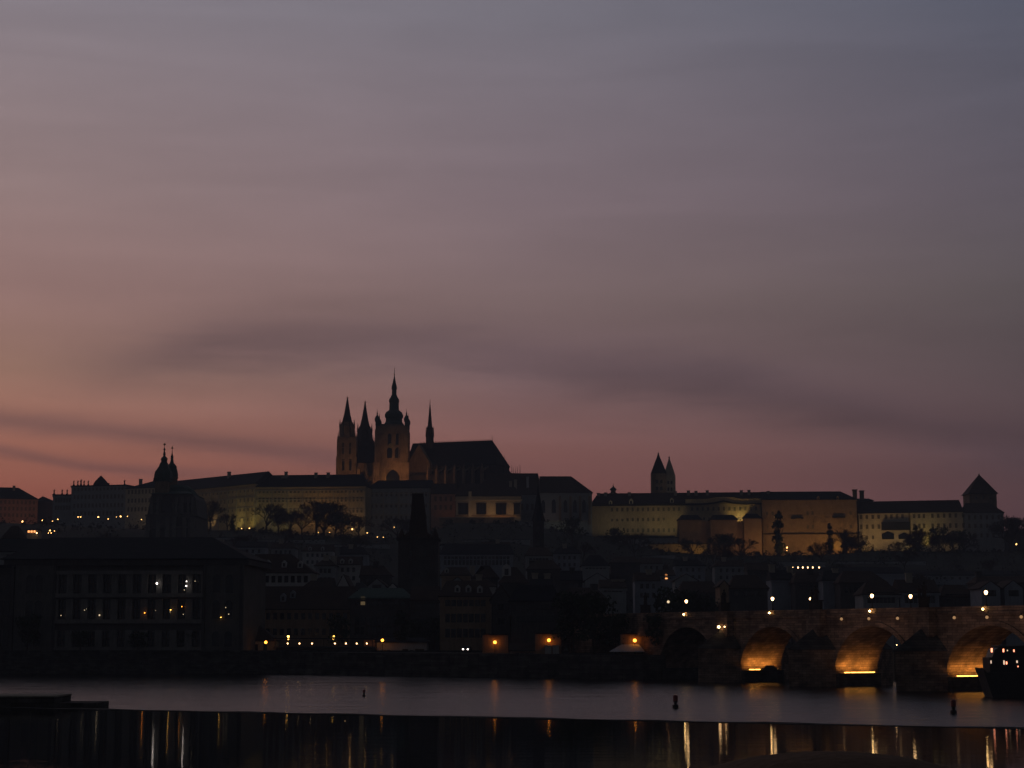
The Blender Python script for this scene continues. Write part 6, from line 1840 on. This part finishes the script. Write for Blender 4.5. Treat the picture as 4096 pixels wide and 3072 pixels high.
# ------------------------------------------------------------------ more roofs of the old town, each told apart by what it stands by
more = [
    (1262, 1340, 640, 2262, 2236, 'grey_plaster', 'brown_tile', 'a', 'grey house with two chimneys behind the long dormered house', ((1300, 2224), (1330, 2228)), ()),
    (1345, 1440, 650, 2258, 2226, 'white_plaster', 'brown_tile', 'a', 'pale house with twin bright dormers behind the white pointed gable', (), ((1368, 2252, 2234, 'white_plaster'), (1402, 2252, 2234, 'white_plaster'))),
    (1440, 1560, 610, 2300, 2262, 'dark_plaster', 'brown_tile', 'a', 'dark hipped house behind the small grey gable left of the tower', ((1500, 2250),), ()),
    (1215, 1330, 545, 2350, 2312, 'blue_plaster', 'brown_tile', 'a', 'bluish house between the dormered house and the white gable', ((1250, 2302),), ()),
    (1420, 1474, 530, 2360, 2330, 'white_plaster', 'slate', 'a', 'narrow pale house squeezed between the two gables left of the tower', (), ()),
    (1545, 1596, 530, 2360, 2332, 'white_plaster', 'slate', 'b', 'pale narrow gable touching the left side of the bridge tower', (), ()),
    (840, 930, 760, 2200, 2172, 'grey_plaster', 'brown_tile', 'a', 'grey house on the slope right of the domed church foot', ((880, 2162),), ()),
    (940, 1060, 800, 2188, 2166, 'blue_plaster', 'slate', 'a', 'long bluish house on the slope below the bright yellow wall', (), ()),
    (1085, 1180, 820, 2192, 2170, 'grey_plaster', 'brown_tile', 'a', 'grey house on the slope below the greenish castle front', ((1120, 2162),), ()),
    (1210, 1330, 810, 2204, 2178, 'white_plaster', 'brown_tile', 'a', 'pale mansion on the slope below the orange lit front', (), ((1240, 2200, 2186, 'white_plaster'), (1290, 2200, 2186, 'white_plaster'))),
    (1360, 1470, 790, 2216, 2188, 'blue_plaster', 'slate', 'a', 'bluish mansion on the slope below the glowing bush', ((1400, 2180),), ()),
    (1930, 2040, 830, 2190, 2168, 'grey_plaster', 'brown_tile', 'a', 'grey slope house right of the pale upper mansion block', ((1990, 2160),), ()),
    (2215, 2320, 800, 2214, 2186, 'blue_plaster', 'slate', 'a', 'bluish slope house right of the slim church spire', ((2260, 2178),), ()),
    (2560, 2650, 800, 2254, 2232, 'grey_plaster', 'brown_tile', 'a', 'grey slope house below the left end of the bright garden wall', (), ()),
    (2700, 2820, 780, 2262, 2238, 'blue_plaster', 'slate', 'a', 'bluish slope house below the right end of the bright garden wall', ((2745, 2230),), ()),
    (2860, 2980, 790, 2264, 2240, 'grey_plaster', 'brown_tile', 'a', 'grey slope house below the curved pediment palace', ((2900, 2232),), ()),
    (2990, 3110, 740, 2280, 2250, 'dark_plaster', 'brown_tile', 'a', 'dark slope house left of the seven small lights', (), ()),
    (2540, 2640, 600, 2322, 2290, 'blue_plaster', 'brown_tile', 'a', 'bluish house with a chimney left of the small lit window house', ((2600, 2282),), ()),
    (2700, 2790, 620, 2322, 2296, 'grey_plaster', 'brown_tile', 'b', 'grey front gable right of the small lit window house', (), ()),
    (2240, 2330, 650, 2320, 2282, 'dark_plaster', 'slate', 'a', 'dark slate house below the bluish slope house at centre', ((2290, 2274),), ()),
    (2340, 2440, 640, 2324, 2292, 'grey_plaster', 'brown_tile', 'b', 'grey front gable below the rounded pale house', (), ()),
    (1790, 1870, 560, 2340, 2308, 'grey_plaster', 'brown_tile', 'b', 'grey gable rising right behind the three pale dormers', (), ()),
    (1890, 1980, 550, 2345, 2316, 'white_plaster', 'brown_tile', 'a', 'pale low house behind the right pale dormer of the square house', ((1915, 2302),), ()),
    (2120, 2210, 560, 2342, 2306, 'blue_plaster', 'slate', 'a', 'bluish house over the tall dark house by the island lamps', ((2140, 2296), (2190, 2298)), ()),
]
for k_, (p0, p1, D_, ye_, yr_, wm, rm, al, lab, chs, dms) in enumerate(more):
    nc = max(3, int((p1 - p0) * D_ / FPX / 2.6))
    yw = ye_ + 7400 / D_ * 2.6
    yw2 = ye_ + 7400 / D_ * 5.6
    house('townhouse', lab, 'house', p0, p1, D_, ye_, yr_, None, 11, wm, rm, 0 if k_ % 3 else 3, 0 if k_ % 2 else 3, along=al if al == 'a' else 'b', rows=(yw, yw2), ncol=nc, ww=1.0, wh=1.5,
          chimneys=chs, dormers=dms, cornice=al == 'a') if al == 'a' else house('townhouse', lab, 'house', p0, p1, D_, ye_, yr_, None, 11, wm, rm, 0, 0, along='b', rows=(yw, yw2), ncol=nc, ww=1.0, wh=1.5, cornice=False)
# garden terrace walls on the slope
for (p0, p1, D_, yt, lab) in ((620, 980, 1010, 2152, 'long low garden wall on the slope right of the domed church'), (1020, 1300, 1000, 2160, 'low garden wall on the slope below the greenish castle front'),
                             (1320, 1560, 980, 2178, 'low garden wall on the slope left of the bridge tower roof'), (1780, 2040, 1030, 2130, 'upper garden wall below the balustraded wing'),
                             (1850, 2120, 960, 2160, 'lower garden wall below the balustraded wing'), (2400, 2700, 1000, 2222, 'garden wall low on the slope under the unlit palace end'),
                             (2950, 3300, 960, 2248, 'long garden wall on the slope above the seven small lights'), (3350, 3700, 980, 2246, 'garden wall on the slope below the pale three row wing')):
    t_ = thing('garden_wall', lab, 'wall', (X((p0 + p1) / 2, D_), D_, Z(yt, D_) - 3))
    F = Fr((X(p0, D_), D_ + 3), (X(p1, D_), D_ - 3))
    MB().box(0, F.L, 0, .6, Z(yt, D_) - 6, Z(yt, D_), F).build('wall', 'grey_plaster', t_)
    MB().box(-.1, F.L + .1, -.12, .72, Z(yt, D_) + .003, Z(yt, D_) + .25, F).build('coping', 'slate', t_)


sc.view_settings.view_transform = 'Standard'
sc.view_settings.look = 'None'
sc.view_settings.exposure = 0
sc.view_settings.gamma = 1
sc.render.engine = 'CYCLES'
